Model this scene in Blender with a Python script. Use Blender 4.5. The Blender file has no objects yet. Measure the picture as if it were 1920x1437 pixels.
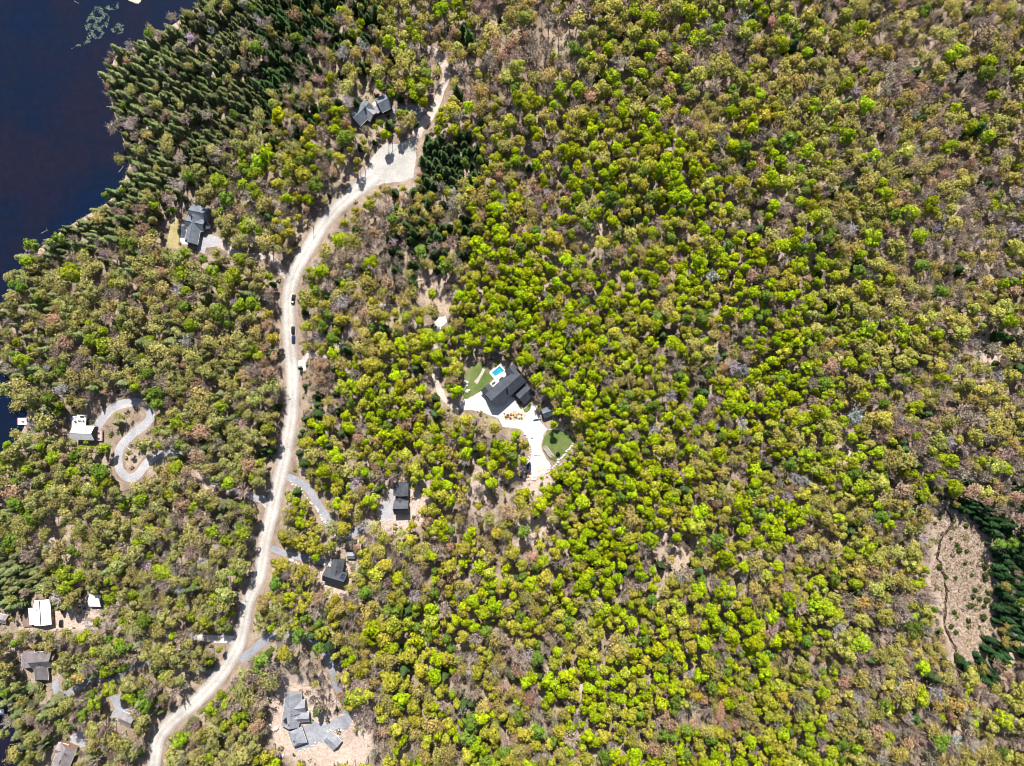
import bpy, bmesh, math, random
import numpy as np
from mathutils import Vector, Matrix
from mathutils.geometry import delaunay_2d_cdt

# ------------------------------------------------------------------ camera, sky, sun, exposure
S = bpy.context.scene
COL = S.collection
CAM_Z = 387.0
K = 0.28 / 375.0                       # metres per photo pixel per metre of distance
cam_data = bpy.data.cameras.new('camera')
cam_data.sensor_fit = 'HORIZONTAL'
cam_data.angle = 2 * math.atan(960 * K)
cam_data.clip_start = 1.0
cam_data.clip_end = 9000.0
cam = bpy.data.objects.new('camera', cam_data)
cam.location = (0, 0, CAM_Z)
COL.objects.link(cam)
S.camera = cam

SUN_EL = 50.0
world = bpy.data.worlds.new('World')
S.world = world
world.use_nodes = True
wn = world.node_tree
bg = wn.nodes['Background']
sky = wn.nodes.new('ShaderNodeTexSky')
sky.sky_type = 'NISHITA'
sky.sun_disc = False
sky.sun_elevation = math.radians(SUN_EL)
sky.sun_rotation = 0.0
wn.links.new(sky.outputs[0], bg.inputs[0])
bg.inputs[1].default_value = 0.075
sun_data = bpy.data.lights.new('sun', 'SUN')
sun_data.energy = 5.0
sun_data.angle = math.radians(0.5)
sun_data.color = (1.0, 0.96, 0.89)
sun = bpy.data.objects.new('sun', sun_data)
sun.rotation_euler = (math.radians(-(90 - SUN_EL)), 0, math.radians(2))
sun.location = (0, 200, 300)
COL.objects.link(sun)
S.view_settings.view_transform = 'Standard'
S.view_settings.look = 'None'
S.view_settings.gamma = 1.0
S.view_settings.use_curve_mapping = False
S.view_settings.exposure = 1.12
S.render.engine = 'CYCLES'
S.cycles.filter_width = 1.0
S.cycles.max_bounces = 6
S.cycles.diffuse_bounces = 3
S.cycles.transparent_max_bounces = 4

random.seed(7)
RNG = np.random.default_rng(11)

# ------------------------------------------------------------------ materials
MATS = {}
def _new(name):
    m = bpy.data.materials.new(name); m.use_nodes = True
    nt = m.node_tree
    b = nt.nodes['Principled BSDF']
    MATS[name] = m
    return m, nt, b
def _noise(nt, scale, detail=4.0, rough=0.6, coord='Object'):
    tc = nt.nodes.new('ShaderNodeTexCoord')
    n = nt.nodes.new('ShaderNodeTexNoise')
    n.inputs['Scale'].default_value = scale
    n.inputs['Detail'].default_value = detail
    n.inputs['Roughness'].default_value = rough
    nt.links.new(tc.outputs[coord], n.inputs['Vector'])
    return n
def _ramp(nt, src, stops):
    r = nt.nodes.new('ShaderNodeValToRGB')
    e = r.color_ramp.elements
    while len(e) < len(stops): e.new(0.5)
    for i, (p, c) in enumerate(stops):
        e[i].position = p; e[i].color = (*c, 1)
    nt.links.new(src, r.inputs[0])
    return r
def _mix(nt, fac, a, b, blend='MIX'):
    m = nt.nodes.new('ShaderNodeMix'); m.data_type = 'RGBA'; m.blend_type = blend
    if isinstance(fac, (int, float)): m.inputs[0].default_value = fac
    else: nt.links.new(fac, m.inputs[0])
    for i, x in ((6, a), (7, b)):
        if isinstance(x, tuple): m.inputs[i].default_value = (*x, 1)
        else: nt.links.new(x, m.inputs[i])
    return m.outputs[2]
def flat(name, col, rough=0.7, metal=0.0, var=0.25, scale=1.5, spec=0.3):
    """plain surface with a little uneven colour"""
    m, nt, b = _new(name)
    n = _noise(nt, scale, 5)
    lo = tuple(c * (1 - var) for c in col); hi = tuple(min(1, c * (1 + var)) for c in col)
    r = _ramp(nt, n.outputs['Fac'], [(0.3, lo), (0.7, hi)])
    nt.links.new(r.outputs[0], b.inputs['Base Color'])
    b.inputs['Roughness'].default_value = rough
    b.inputs['Metallic'].default_value = metal
    b.inputs['Specular IOR Level'].default_value = spec
    return m
def shingle(name, col, var=0.34):
    m, nt, b = _new(name)
    n1 = _noise(nt, 0.35, 6, 0.65); n2 = _noise(nt, 4.0, 3, 0.7)
    r1 = _ramp(nt, n1.outputs['Fac'], [(0.3, tuple(c * (1 - var) for c in col)), (0.72, tuple(c * (1 + var) for c in col))])
    r2 = _ramp(nt, n2.outputs['Fac'], [(0.3, (0.6,) * 3), (0.7, (1.3,) * 3)])
    c = _mix(nt, 1.0, r1.outputs[0], r2.outputs[0], 'MULTIPLY')
    nt.links.new(c, b.inputs['Base Color'])
    b.inputs['Roughness'].default_value = 0.82
    b.inputs['Specular IOR Level'].default_value = 0.3
    return m
def surface(name, cols, s1, s2, rough=0.95, bump=0.0, across=False):
    """three-tone ground surface, two noise scales; ribbons also use how far across the strip a point lies"""
    m, nt, b = _new(name)
    n1 = _noise(nt, s1, 6, 0.62); n2 = _noise(nt, s2, 5, 0.7)
    r1 = _ramp(nt, n1.outputs['Fac'], [(0.3, cols[0]), (0.5, cols[1]), (0.7, cols[2])])
    r2 = _ramp(nt, n2.outputs['Fac'], [(0.28, (0.72,) * 3), (0.72, (1.22,) * 3)])
    c = _mix(nt, 1.0, r1.outputs[0], r2.outputs[0], 'MULTIPLY')
    if across:
        a = nt.nodes.new('ShaderNodeAttribute'); a.attribute_name = 'across'
        r3 = _ramp(nt, a.outputs['Fac'], [(0.0, (0.60, 0.57, 0.55)), (0.15, (0.80, 0.78, 0.79)), (0.3, (1.08, 1.07, 1.05)), (0.5, (0.88, 0.87, 0.85)), (0.68, (1.08, 1.07, 1.05)), (0.84, (0.82, 0.80, 0.81)), (1.0, (0.62, 0.59, 0.57))])
        c = _mix(nt, 1.0, c, r3.outputs[0], 'MULTIPLY')
    nt.links.new(c, b.inputs['Base Color'])
    b.inputs['Roughness'].default_value = rough
    b.inputs['Specular IOR Level'].default_value = 0.15
    if bump:
        bp = nt.nodes.new('ShaderNodeBump'); bp.inputs['Strength'].default_value = bump
        nt.links.new(n2.outputs['Fac'], bp.inputs['Height']); nt.links.new(bp.outputs[0], b.inputs['Normal'])
    return m
def leaf_material(name, kind):
    """kind GEOMETRY: colour stored on the mesh; OBJECT: colour is the tree's own tint"""
    m = bpy.data.materials.new(name); m.use_nodes = True
    nt = m.node_tree; nt.nodes.clear(); MATS[name] = m
    out = nt.nodes.new('ShaderNodeOutputMaterial')
    a = nt.nodes.new('ShaderNodeAttribute'); a.attribute_name = 'tint'; a.attribute_type = kind
    col = a.outputs['Color']
    if kind != 'GEOMETRY':
        v = nt.nodes.new('ShaderNodeAttribute'); v.attribute_name = 'var'; v.attribute_type = 'GEOMETRY'
        vm = nt.nodes.new('ShaderNodeVectorMath'); vm.operation = 'SCALE'
        nt.links.new(a.outputs['Vector'], vm.inputs[0]); nt.links.new(v.outputs['Fac'], vm.inputs['Scale'])
        col = vm.outputs[0]
    d = nt.nodes.new('ShaderNodeBsdfDiffuse'); t = nt.nodes.new('ShaderNodeBsdfTranslucent')
    nt.links.new(col, d.inputs[0]); nt.links.new(col, t.inputs[0])
    mx = nt.nodes.new('ShaderNodeMixShader'); mx.inputs[0].default_value = 0.36
    nt.links.new(d.outputs[0], mx.inputs[1]); nt.links.new(t.outputs[0], mx.inputs[2])
    nt.links.new(mx.outputs[0], out.inputs[0])
    return m

def ground_material():
    m, nt, b = _new('forest_floor')
    n1 = _noise(nt, 0.06, 7, 0.65); n2 = _noise(nt, 0.9, 5, 0.75); n3 = _noise(nt, 0.02, 3, 0.5)
    litter = _ramp(nt, n1.outputs['Fac'], [(0.28, (0.103, 0.079, 0.058)), (0.46, (0.215, 0.163, 0.125)), (0.6, (0.301, 0.237, 0.181)), (0.78, (0.163, 0.155, 0.065))])
    fine = _ramp(nt, n2.outputs['Fac'], [(0.25, (0.55,) * 3), (0.75, (1.35,) * 3)])
    c = _mix(nt, 1.0, litter.outputs[0], fine.outputs[0], 'MULTIPLY')
    for att, col_a, col_b in (('straw', (0.19, 0.14, 0.105), (0.42, 0.33, 0.265)), ('dirt', (0.232, 0.163, 0.129), (0.499, 0.404, 0.344)), ('reed', (0.258, 0.189, 0.146), (0.396, 0.310, 0.241))):
        a = nt.nodes.new('ShaderNodeAttribute'); a.attribute_name = att
        r = _ramp(nt, n2.outputs['Fac'], [(0.3, col_a), (0.68, col_b)])
        r4 = nt.nodes.new('ShaderNodeMath'); r4.operation = 'MULTIPLY_ADD'
        nt.links.new(n1.outputs['Fac'], r4.inputs[0]); r4.inputs[1].default_value = 2.4; r4.inputs[2].default_value = -1.1
        r5 = nt.nodes.new('ShaderNodeMath'); r5.operation = 'ADD'; r5.use_clamp = True
        r6 = nt.nodes.new('ShaderNodeMath'); r6.operation = 'MULTIPLY'; r6.use_clamp = True
        nt.links.new(a.outputs['Fac'], r5.inputs[0]); nt.links.new(r4.outputs[0], r5.inputs[1])
        nt.links.new(a.outputs['Fac'], r6.inputs[0]); nt.links.new(r5.outputs[0], r6.inputs[1])
        c = _mix(nt, r6.outputs[0], c, r.outputs[0])
    nt.links.new(c, b.inputs['Base Color'])
    b.inputs['Roughness'].default_value = 1.0
    b.inputs['Specular IOR Level'].default_value = 0.05
    bp = nt.nodes.new('ShaderNodeBump'); bp.inputs['Strength'].default_value = 0.6; bp.inputs['Distance'].default_value = 0.6
    nt.links.new(n2.outputs['Fac'], bp.inputs['Height']); nt.links.new(bp.outputs[0], b.inputs['Normal'])
    return m
def water_material():
    m, nt, b = _new('lake_water')
    n1 = _noise(nt, 0.012, 6, 0.6); n2 = _noise(nt, 0.25, 4, 0.7)
    r = _ramp(nt, n1.outputs['Fac'], [(0.40, (0.0008, 0.006, 0.024)), (0.5, (0.003, 0.006, 0.017)), (0.6, (0.007, 0.006, 0.014))])
    f = _ramp(nt, n2.outputs['Fac'], [(0.3, (0.82,) * 3), (0.7, (1.15,) * 3)])
    c = _mix(nt, 1.0, r.outputs[0], f.outputs[0], 'MULTIPLY')
    nt.links.new(c, b.inputs['Base Color'])
    b.inputs['Roughness'].default_value = 0.12
    b.inputs['Specular IOR Level'].default_value = 0.3
    n3 = _noise(nt, 0.7, 3, 0.5)
    bp = nt.nodes.new('ShaderNodeBump'); bp.inputs['Strength'].default_value = 0.06; bp.inputs['Distance'].default_value = 0.3
    nt.links.new(n3.outputs['Fac'], bp.inputs['Height']); nt.links.new(bp.outputs[0], b.inputs['Normal'])
    return m

ground_material(); water_material()
leaf_material('leaf_mass', 'GEOMETRY'); leaf_material('leaf_single', 'OBJECT'); leaf_material('leaf_instance', 'INSTANCER')
surface('road_gravel', [(0.284, 0.262, 0.245), (0.361, 0.340, 0.318), (0.430, 0.404, 0.378)], 0.08, 1.2, across=True)
surface('turn_gravel', [(0.244, 0.229, 0.215), (0.303, 0.289, 0.270), (0.363, 0.340, 0.318)], 0.10, 1.4)
surface('pale_gravel', [(0.386, 0.353, 0.323), (0.504, 0.470, 0.441), (0.588, 0.563, 0.538)], 0.14, 1.1)
surface('grey_gravel', [(0.222, 0.215, 0.229), (0.281, 0.274, 0.289), (0.348, 0.333, 0.333)], 0.10, 1.2)
surface('drive_asphalt', [(0.168, 0.172, 0.193), (0.214, 0.218, 0.239), (0.260, 0.265, 0.286)], 0.10, 1.0)
surface('dirt_track', [(0.286, 0.235, 0.202), (0.370, 0.311, 0.277), (0.437, 0.378, 0.344)], 0.12, 1.2)
surface('lawn_grass', [(0.055, 0.088, 0.022), (0.084, 0.118, 0.032), (0.143, 0.151, 0.063)], 0.16, 1.6)
surface('dry_grass', [(0.202, 0.176, 0.076), (0.277, 0.235, 0.109), (0.336, 0.277, 0.160)], 0.15, 2.2)
surface('terrace_stone', [(0.554, 0.538, 0.512), (0.622, 0.605, 0.580), (0.655, 0.638, 0.622)], 0.3, 2.0, rough=0.8)
surface('rockery_soil', [(0.286, 0.176, 0.092), (0.420, 0.294, 0.176), (0.521, 0.420, 0.319)], 0.2, 1.6)
surface('ditch_mud', [(0.010, 0.006, 0.004), (0.022, 0.013, 0.008), (0.045, 0.027, 0.018)], 0.3, 2.0, rough=0.6)
surface('verge_soil', [(0.134, 0.101, 0.067), (0.218, 0.160, 0.118), (0.286, 0.210, 0.160)], 0.15, 1.6)
shingle('slate_roof', (0.047, 0.052, 0.065)); shingle('blue_roof', (0.112, 0.129, 0.155)); shingle('grey_roof', (0.198, 0.202, 0.228)); shingle('brown_roof', (0.112, 0.099, 0.103)); shingle('taupe_roof', (0.189, 0.163, 0.172)); shingle('charcoal_roof', (0.065, 0.069, 0.082))
flat('white_metal_roof', (0.66, 0.67, 0.68), rough=0.35, var=0.08, scale=0.6, spec=0.5)
flat('dark_siding', (0.055, 0.055, 0.06), var=0.2); flat('red_siding', (0.10, 0.03, 0.035)); flat('grey_siding', (0.22, 0.22, 0.23)); flat('white_siding', (0.62, 0.61, 0.58)); flat('wood_siding', (0.19, 0.11, 0.065))
flat('stone_chimney', (0.20, 0.18, 0.17), scale=4); flat('dark_metal', (0.02, 0.02, 0.022), rough=0.4); flat('white_trim', (0.72, 0.72, 0.70), rough=0.5, var=0.06)
flat('window_glass', (0.012, 0.016, 0.022), rough=0.06, var=0.1, spec=0.6)
flat('deck_board', (0.521, 0.470, 0.445), var=0.12, scale=2.5); flat('pink_deck', (0.378, 0.286, 0.277), var=0.15, scale=2.5); flat('pale_deck', (0.622, 0.613, 0.596), var=0.08, scale=2.5); flat('brown_deck', (0.185, 0.126, 0.101), var=0.3, scale=2.0)
flat('pool_water', (0.02, 0.22, 0.30), rough=0.05, var=0.3, scale=0.9, spec=0.5); flat('pool_tile', (0.02, 0.09, 0.16), var=0.2)
flat('black_paint', (0.008, 0.009, 0.012), rough=0.25, var=0.1, spec=0.5); flat('navy_paint', (0.010, 0.016, 0.05), rough=0.25, var=0.1, spec=0.5); flat('white_paint', (0.72, 0.72, 0.71), rough=0.3, var=0.04, spec=0.5)
flat('tyre_rubber', (0.012, 0.012, 0.012), rough=0.9); flat('rim_metal', (0.35, 0.35, 0.36), rough=0.35, metal=0.7); flat('lamp_glass', (0.7, 0.68, 0.6), rough=0.15, var=0.05); flat('tail_glass', (0.3, 0.01, 0.01), rough=0.2)
flat('boulder_stone', (0.353, 0.319, 0.294), var=0.35, scale=1.8); flat('pale_stone', (0.504, 0.470, 0.437), var=0.25, scale=1.8)
flat('bark', (0.15, 0.125, 0.11), var=0.35, scale=2.0, rough=0.95); flat('dead_wood', (0.46, 0.43, 0.41), var=0.2, scale=1.5, rough=0.9); flat('brown_wood', (0.13, 0.075, 0.05), var=0.3, scale=2)
flat('pole_wood', (0.20, 0.17, 0.15), var=0.25); flat('red_paint', (0.45, 0.03, 0.035), rough=0.5, var=0.1); flat('orange_plastic', (0.55, 0.14, 0.06), rough=0.6, var=0.1); flat('blue_tarp', (0.05, 0.07, 0.26), rough=0.6, var=0.15)
flat('boat_cover', (0.022, 0.026, 0.045), rough=0.8, var=0.25); flat('solar_glass', (0.015, 0.02, 0.045), rough=0.12, var=0.15, spec=0.6); flat('bed_soil', (0.10, 0.065, 0.045), var=0.3, scale=3)
flat('weed_leaf', (0.075, 0.10, 0.065), var=0.45, scale=0.8, rough=0.7); flat('cushion', (0.05, 0.05, 0.055), var=0.2)
flat('sand', (0.5, 0.42, 0.3), var=0.25, scale=0.6)

# ------------------------------------------------------------------ terrain
def W(u, v, z=0.0):
    """photo pixel -> point at height z"""
    f = K * (CAM_Z - z)
    return np.array([(u - 960.0) * f, (718.5 - v) * f])
def P(x, y, z):
    f = K * (CAM_Z - z)
    return x / f + 960.0, 718.5 - y / f
LAKE_PX = [(-900, -900), (420, -900), (395, -40), (385, 2), (345, 32), (300, 64), (255, 86), (216, 106), (208, 130), (206, 180), (214, 212), (226, 248), (240, 285), (246, 300), (232, 340), (205, 378), (170, 400), (120, 430), (88, 455), (58, 480), (42, 520), (22, 556), (-6, 590), (-14, 660), (8, 694), (26, 725), (54, 758), (48, 795), (34, 825), (10, 850), (-25, 880), (-45, 960), (-60, 1120), (-40, 1240), (4, 1296), (22, 1345), (44, 1392), (56, 1440), (80, 1560), (-900, 1700)]
LAKE = np.array([W(u, v, 0.0) for u, v in LAKE_PX])
def inside(px, py, poly):
    r = np.zeros(np.shape(px), bool)
    n = len(poly); j = n - 1
    for i in range(n):
        xi, yi = poly[i]; xj, yj = poly[j]
        c = ((yi > py) != (yj > py))
        with np.errstate(divide='ignore', invalid='ignore'):
            xx = (xj - xi) * (py - yi) / (yj - yi + 1e-12) + xi
        r ^= c & (px < xx)
        j = i
    return r
def seg_dist(px, py, pts, closed=False):
    d = np.full(np.shape(px), 1e9)
    n = len(pts)
    for i in range(n if closed else n - 1):
        ax, ay = pts[i]; bx, by = pts[(i + 1) % n]
        dx, dy = bx - ax, by - ay
        t = np.clip(((px - ax) * dx + (py - ay) * dy) / (dx * dx + dy * dy + 1e-12), 0, 1)
        d = np.minimum(d, np.hypot(px - ax - t * dx, py - ay - t * dy))
    return d
def sstep(a, b, x):
    t = np.clip((x - a) / (b - a), 0, 1); return t * t * (3 - 2 * t)
STEP = 2.5
core_x = np.arange(-330, 330.01, STEP); core_y = np.arange(-260, 260.01, STEP)
GX, GY = np.meshgrid(core_x, core_y)
def shore_dist(x, y):
    d = seg_dist(x, y, LAKE, True)
    return np.where(inside(x, y, LAKE), -d, d)
def height_raw(x, y):
    d = shore_dist(x, y)
    wob = 2.0 * np.sin(x * 0.026 + 1.1) * np.cos(y * 0.031 + 0.4) + 1.1 * np.sin(x * 0.061 - y * 0.047 + 2.0) + 0.5 * np.cos(x * 0.11 + y * 0.09)
    land = 0.5 * (1 - np.exp(-np.maximum(d, 0) / 3)) + 14.5 * sstep(4, 250, d) + wob * sstep(50, 150, d)
    mx, my = W(1805, 1080, 8)
    land = land - 5.0 * np.exp(-(((x - mx) / 55) ** 2 + ((y - my) / 60) ** 2))
    bed = np.maximum(d * 0.12, -3.0)
    return np.where(d >= 0, land, bed)
H0 = height_raw(GX, GY)
def samp(H, x, y):
    fx = np.clip((np.asarray(x, float) + 330) / STEP, 0, H.shape[1] - 1.001); fy = np.clip((np.asarray(y, float) + 260) / STEP, 0, H.shape[0] - 1.001)
    i = fx.astype(int); j = fy.astype(int); a = fx - i; b = fy - j
    return H[j, i] * (1 - a) * (1 - b) + H[j, i + 1] * a * (1 - b) + H[j + 1, i] * (1 - a) * b + H[j + 1, i + 1] * a * b
PADS_PX = [(935, 735, 17), (985, 750, 12), (1005, 790, 15), (700, 215, 15), (368, 425, 14), (155, 806, 12), (75, 1150, 13), (183, 1135, 7), (70, 1255, 14), (232, 1345, 8), (112, 1415, 13), (560, 1350, 16), (622, 1395, 8), (752, 940, 12), (630, 1078, 11), (662, 1043, 5)]
def ground_at(H, u, v):
    z = 8.0
    for _ in range(8):
        x, y = W(u, v, z); z = float(samp(H, x, y))
    return np.array([x, y, z])
H1 = H0.copy()
for u, v, r in PADS_PX:
    c = ground_at(H0, u, v)
    w = 1 - sstep(r, r * 1.9, np.hypot(GX - c[0], GY - c[1]))
    H1 = H1 * (1 - w) + max(c[2], 1.0) * w
def hz(x, y): return samp(H1, x, y)
HL = H1.tolist(); HNX = H1.shape[1] - 1.001; HNY = H1.shape[0] - 1.001
def hzs(x, y):
    fx = min(max((x + 330) / STEP, 0), HNX); fy = min(max((y + 260) / STEP, 0), HNY)
    i = int(fx); j = int(fy); a = fx - i; b = fy - j
    r0 = HL[j]; r1 = HL[j + 1]
    return (r0[i] * (1 - a) + r0[i + 1] * a) * (1 - b) + (r1[i] * (1 - a) + r1[i + 1] * a) * b
def G(u, v):
    z = 8.0
    for _ in range(8):
        f = K * (CAM_Z - z); x = (u - 960.0) * f; y = (718.5 - v) * f; z = hzs(x, y)
    return np.array([x, y, z])

def link(name, me, mat=None, parent=None, loc=None, rotz=0.0):
    o = bpy.data.objects.new(name, me)
    if mat is not None and me is not None and len(me.materials) == 0:
        me.materials.append(MATS[mat])
    if loc is not None: o.location = loc
    if rotz: o.rotation_euler = (0, 0, rotz)
    if parent is not None: o.parent = parent
    COL.objects.link(o)
    return o
def tag(o, label, cat, group=None):
    o['label'] = label; o['category'] = cat
    if group: o['group'] = group
    return o
def structure(o): o['kind'] = 'structure'; return o
def stuff(o, label, cat): o['kind'] = 'stuff'; return tag(o, label, cat)
def thing(name, label, cat, loc, rotz=0.0, group=None):
    return tag(link(name, None, loc=loc, rotz=rotz), label, cat, group)
def tri_mesh(name, V, F, smooth=False):
    me = bpy.data.meshes.new(name)
    V = np.asarray(V, np.float32); F = np.asarray(F, np.int32); k = F.shape[1]
    me.vertices.add(len(V)); me.vertices.foreach_set('co', V.ravel())
    me.loops.add(F.size); me.loops.foreach_set('vertex_index', F.ravel())
    me.polygons.add(len(F)); me.polygons.foreach_set('loop_start', np.arange(0, F.size, k, dtype=np.int32))
    me.update(calc_edges=True)
    if smooth: me.polygons.foreach_set('use_smooth', np.ones(len(F), bool))
    return me
def point_attr(me, name, vals):
    a = me.attributes.new(name, 'FLOAT', 'POINT'); a.data.foreach_set('value', np.asarray(vals, np.float32))

# photo-space regions for the ground cover
MEADOW_PX = [(1660 + x / 3.59, 900 + y / 3.59) for x, y in [(385, 150), (440, 170), (480, 215), (530, 235), (575, 290), (640, 290), (660, 400), (690, 470), (715, 540), (720, 640), (735, 760), (710, 850), (720, 950), (690, 1040), (640, 1110), (580, 1180), (540, 1220), (470, 1215), (430, 1060), (390, 980), (385, 850), (370, 740), (300, 700), (310, 600), (345, 500), (350, 400), (330, 330), (340, 250)]]
DIRT_PX = [
    [(515, 1262), (545, 1268), (600, 1262), (625, 1270), (660, 1325), (690, 1345), (694, 1400), (675, 1437), (600, 1432), (560, 1432), (520, 1400), (505, 1365), (512, 1320)],
    [(712, 920), (735, 905), (790, 905), (803, 930), (795, 970), (775, 990), (740, 995), (690, 1015), (650, 1020), (640, 1000), (700, 985), (708, 950)],
    [(590, 1090), (600, 1065), (650, 1060), (660, 1080), (652, 1115), (625, 1125), (598, 1118)],
    [(562, 858), (577, 858), (580, 892), (566, 892)],
    [(975, 900), (1010, 898), (1050, 872), (1060, 885), (1030, 915), (985, 930)],
    [(98, 1140), (165, 1140), (196, 1162), (170, 1176), (98, 1180), (40, 1178), (44, 1160)],
    [(640, 1385), (690, 1370), (685, 1432), (650, 1437)],
    [(1838, 600), (1866, 610), (1868, 690), (1845, 720), (1835, 680)],
    [(1575, 820), (1600, 815), (1605, 860), (1585, 870)],
    [(370, 872), (395, 868), (405, 910), (390, 925), (376, 905)],
    [(65, 985), (82, 985), (85, 1035), (68, 1035)],
    [(965, 985), (1015, 965), (1060, 945), (1070, 965), (1025, 1000), (975, 1025)],
    [(878, 900), (905, 880), (912, 950), (888, 955)],
]
STRAW_PX = [MEADOW_PX, [(780, 500), (815, 495), (880, 520), (872, 580), (835, 590), (790, 560)], [(1210, 985), (1270, 975), (1330, 1010), (1320, 1070), (1250, 1085), (1215, 1060)], [(75, 960), (130, 965), (140, 1030), (95, 1050), (75, 1010)], [(1080, 410), (1150, 395), (1160, 440), (1100, 470)], [(1090, 1320), (1150, 1250), (1010, 1250), (1000, 1330)]]
def soft_mask(polys, soft):
    pu, pv = P(GX, GY, H1)
    m = np.zeros(GX.shape)
    for q in polys:
        d = seg_dist(pu, pv, q, True)
        m = np.maximum(m, np.where(inside(pu, pv, q), 1.0, 1 - sstep(0, soft, d)))
    return m
def build_ground():
    far = [-6000, -2500, -1200, -700, -450]
    xs = np.concatenate([far, core_x, [-f for f in far[::-1]]]); ys = np.concatenate([far, core_y, [-f for f in far[::-1]]])
    X, Y = np.meshgrid(xs, ys)
    Z = height_raw(X, Y); Z[5:-5, 5:-5] = H1
    ny, nx = X.shape
    idx = np.arange(nx * ny).reshape(ny, nx)
    F = np.stack([idx[:-1, :-1], idx[:-1, 1:], idx[1:, 1:], idx[1:, :-1]], -1).reshape(-1, 4)
    me = tri_mesh('ground', np.stack([X, Y, Z], -1).reshape(-1, 3), F, True)
    def put(name, core):
        full = np.zeros(X.shape); full[5:-5, 5:-5] = core; point_attr(me, name, full.ravel())
    put('straw', soft_mask(STRAW_PX, 14)); put('dirt', soft_mask(DIRT_PX, 14))
    d = shore_dist(GX, GY); put('reed', np.clip(1 - sstep(1.5, 7.0, d), 0, 1))
    structure(link('ground', me, 'forest_floor'))
    w = MB(); w.quad([(-6000, -6000, 0), (-60, -6000, 0), (-60, 6000, 0), (-6000, 6000, 0)])
    structure(link('lake_water', w.mesh('lake_water'), 'lake_water'))

class MB:
    """collects boxes, prisms, tubes; build() links them as one mesh object"""
    def __init__(s): s.v = []; s.f = []
    def add(s, V, F):
        o = len(s.v); s.v += [tuple(map(float, p)) for p in V]; s.f += [tuple(i + o for i in f) for f in F]; return s
    def quad(s, p): return s.add(p, [tuple(range(len(p)))])
    def box(s, c, size, rz=0.0):
        sx, sy, sz = size[0] / 2, size[1] / 2, size[2] / 2; ca, sa = math.cos(rz), math.sin(rz)
        V = []
        for dz in (-sz, sz):
            for dx, dy in ((-sx, -sy), (sx, -sy), (sx, sy), (-sx, sy)):
                V.append((c[0] + dx * ca - dy * sa, c[1] + dx * sa + dy * ca, c[2] + dz))
        return s.add(V, [(0, 3, 2, 1), (4, 5, 6, 7), (0, 1, 5, 4), (1, 2, 6, 5), (2, 3, 7, 6), (3, 0, 4, 7)])
    def prism(s, poly, z0, z1):
        n = len(poly)
        V = [(p[0], p[1], z0) for p in poly] + [(p[0], p[1], z1) for p in poly]
        return s.add(V, [tuple(range(n))[::-1], tuple(range(n, 2 * n))] + [(i, (i + 1) % n, n + (i + 1) % n, n + i) for i in range(n)])
    def tube(s, a, b, r0, r1=None, n=6):
        a = Vector(a); b = Vector(b); r1 = r0 if r1 is None else r1
        q = (b - a).to_track_quat('Z', 'Y').to_matrix()
        V = []
        for p, r in ((a, r0), (b, r1)):
            for i in range(n):
                t = 2 * math.pi * i / n
                V.append(p + q @ Vector((r * math.cos(t), r * math.sin(t), 0)))
        return s.add(V, [(i, (i + 1) % n, n + (i + 1) % n, n + i) for i in range(n)] + [tuple(range(n))[::-1], tuple(range(n, 2 * n))])
    def mesh(s, name):
        me = bpy.data.meshes.new(name); me.from_pydata(s.v, [], s.f); me.update(); return me
    def build(s, name, mat, parent=None, smooth=False):
        me = s.mesh(name)
        if smooth: me.polygons.foreach_set('use_smooth', np.ones(len(me.polygons), bool))
        return link(name, me, mat, parent)

build_ground()

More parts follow.
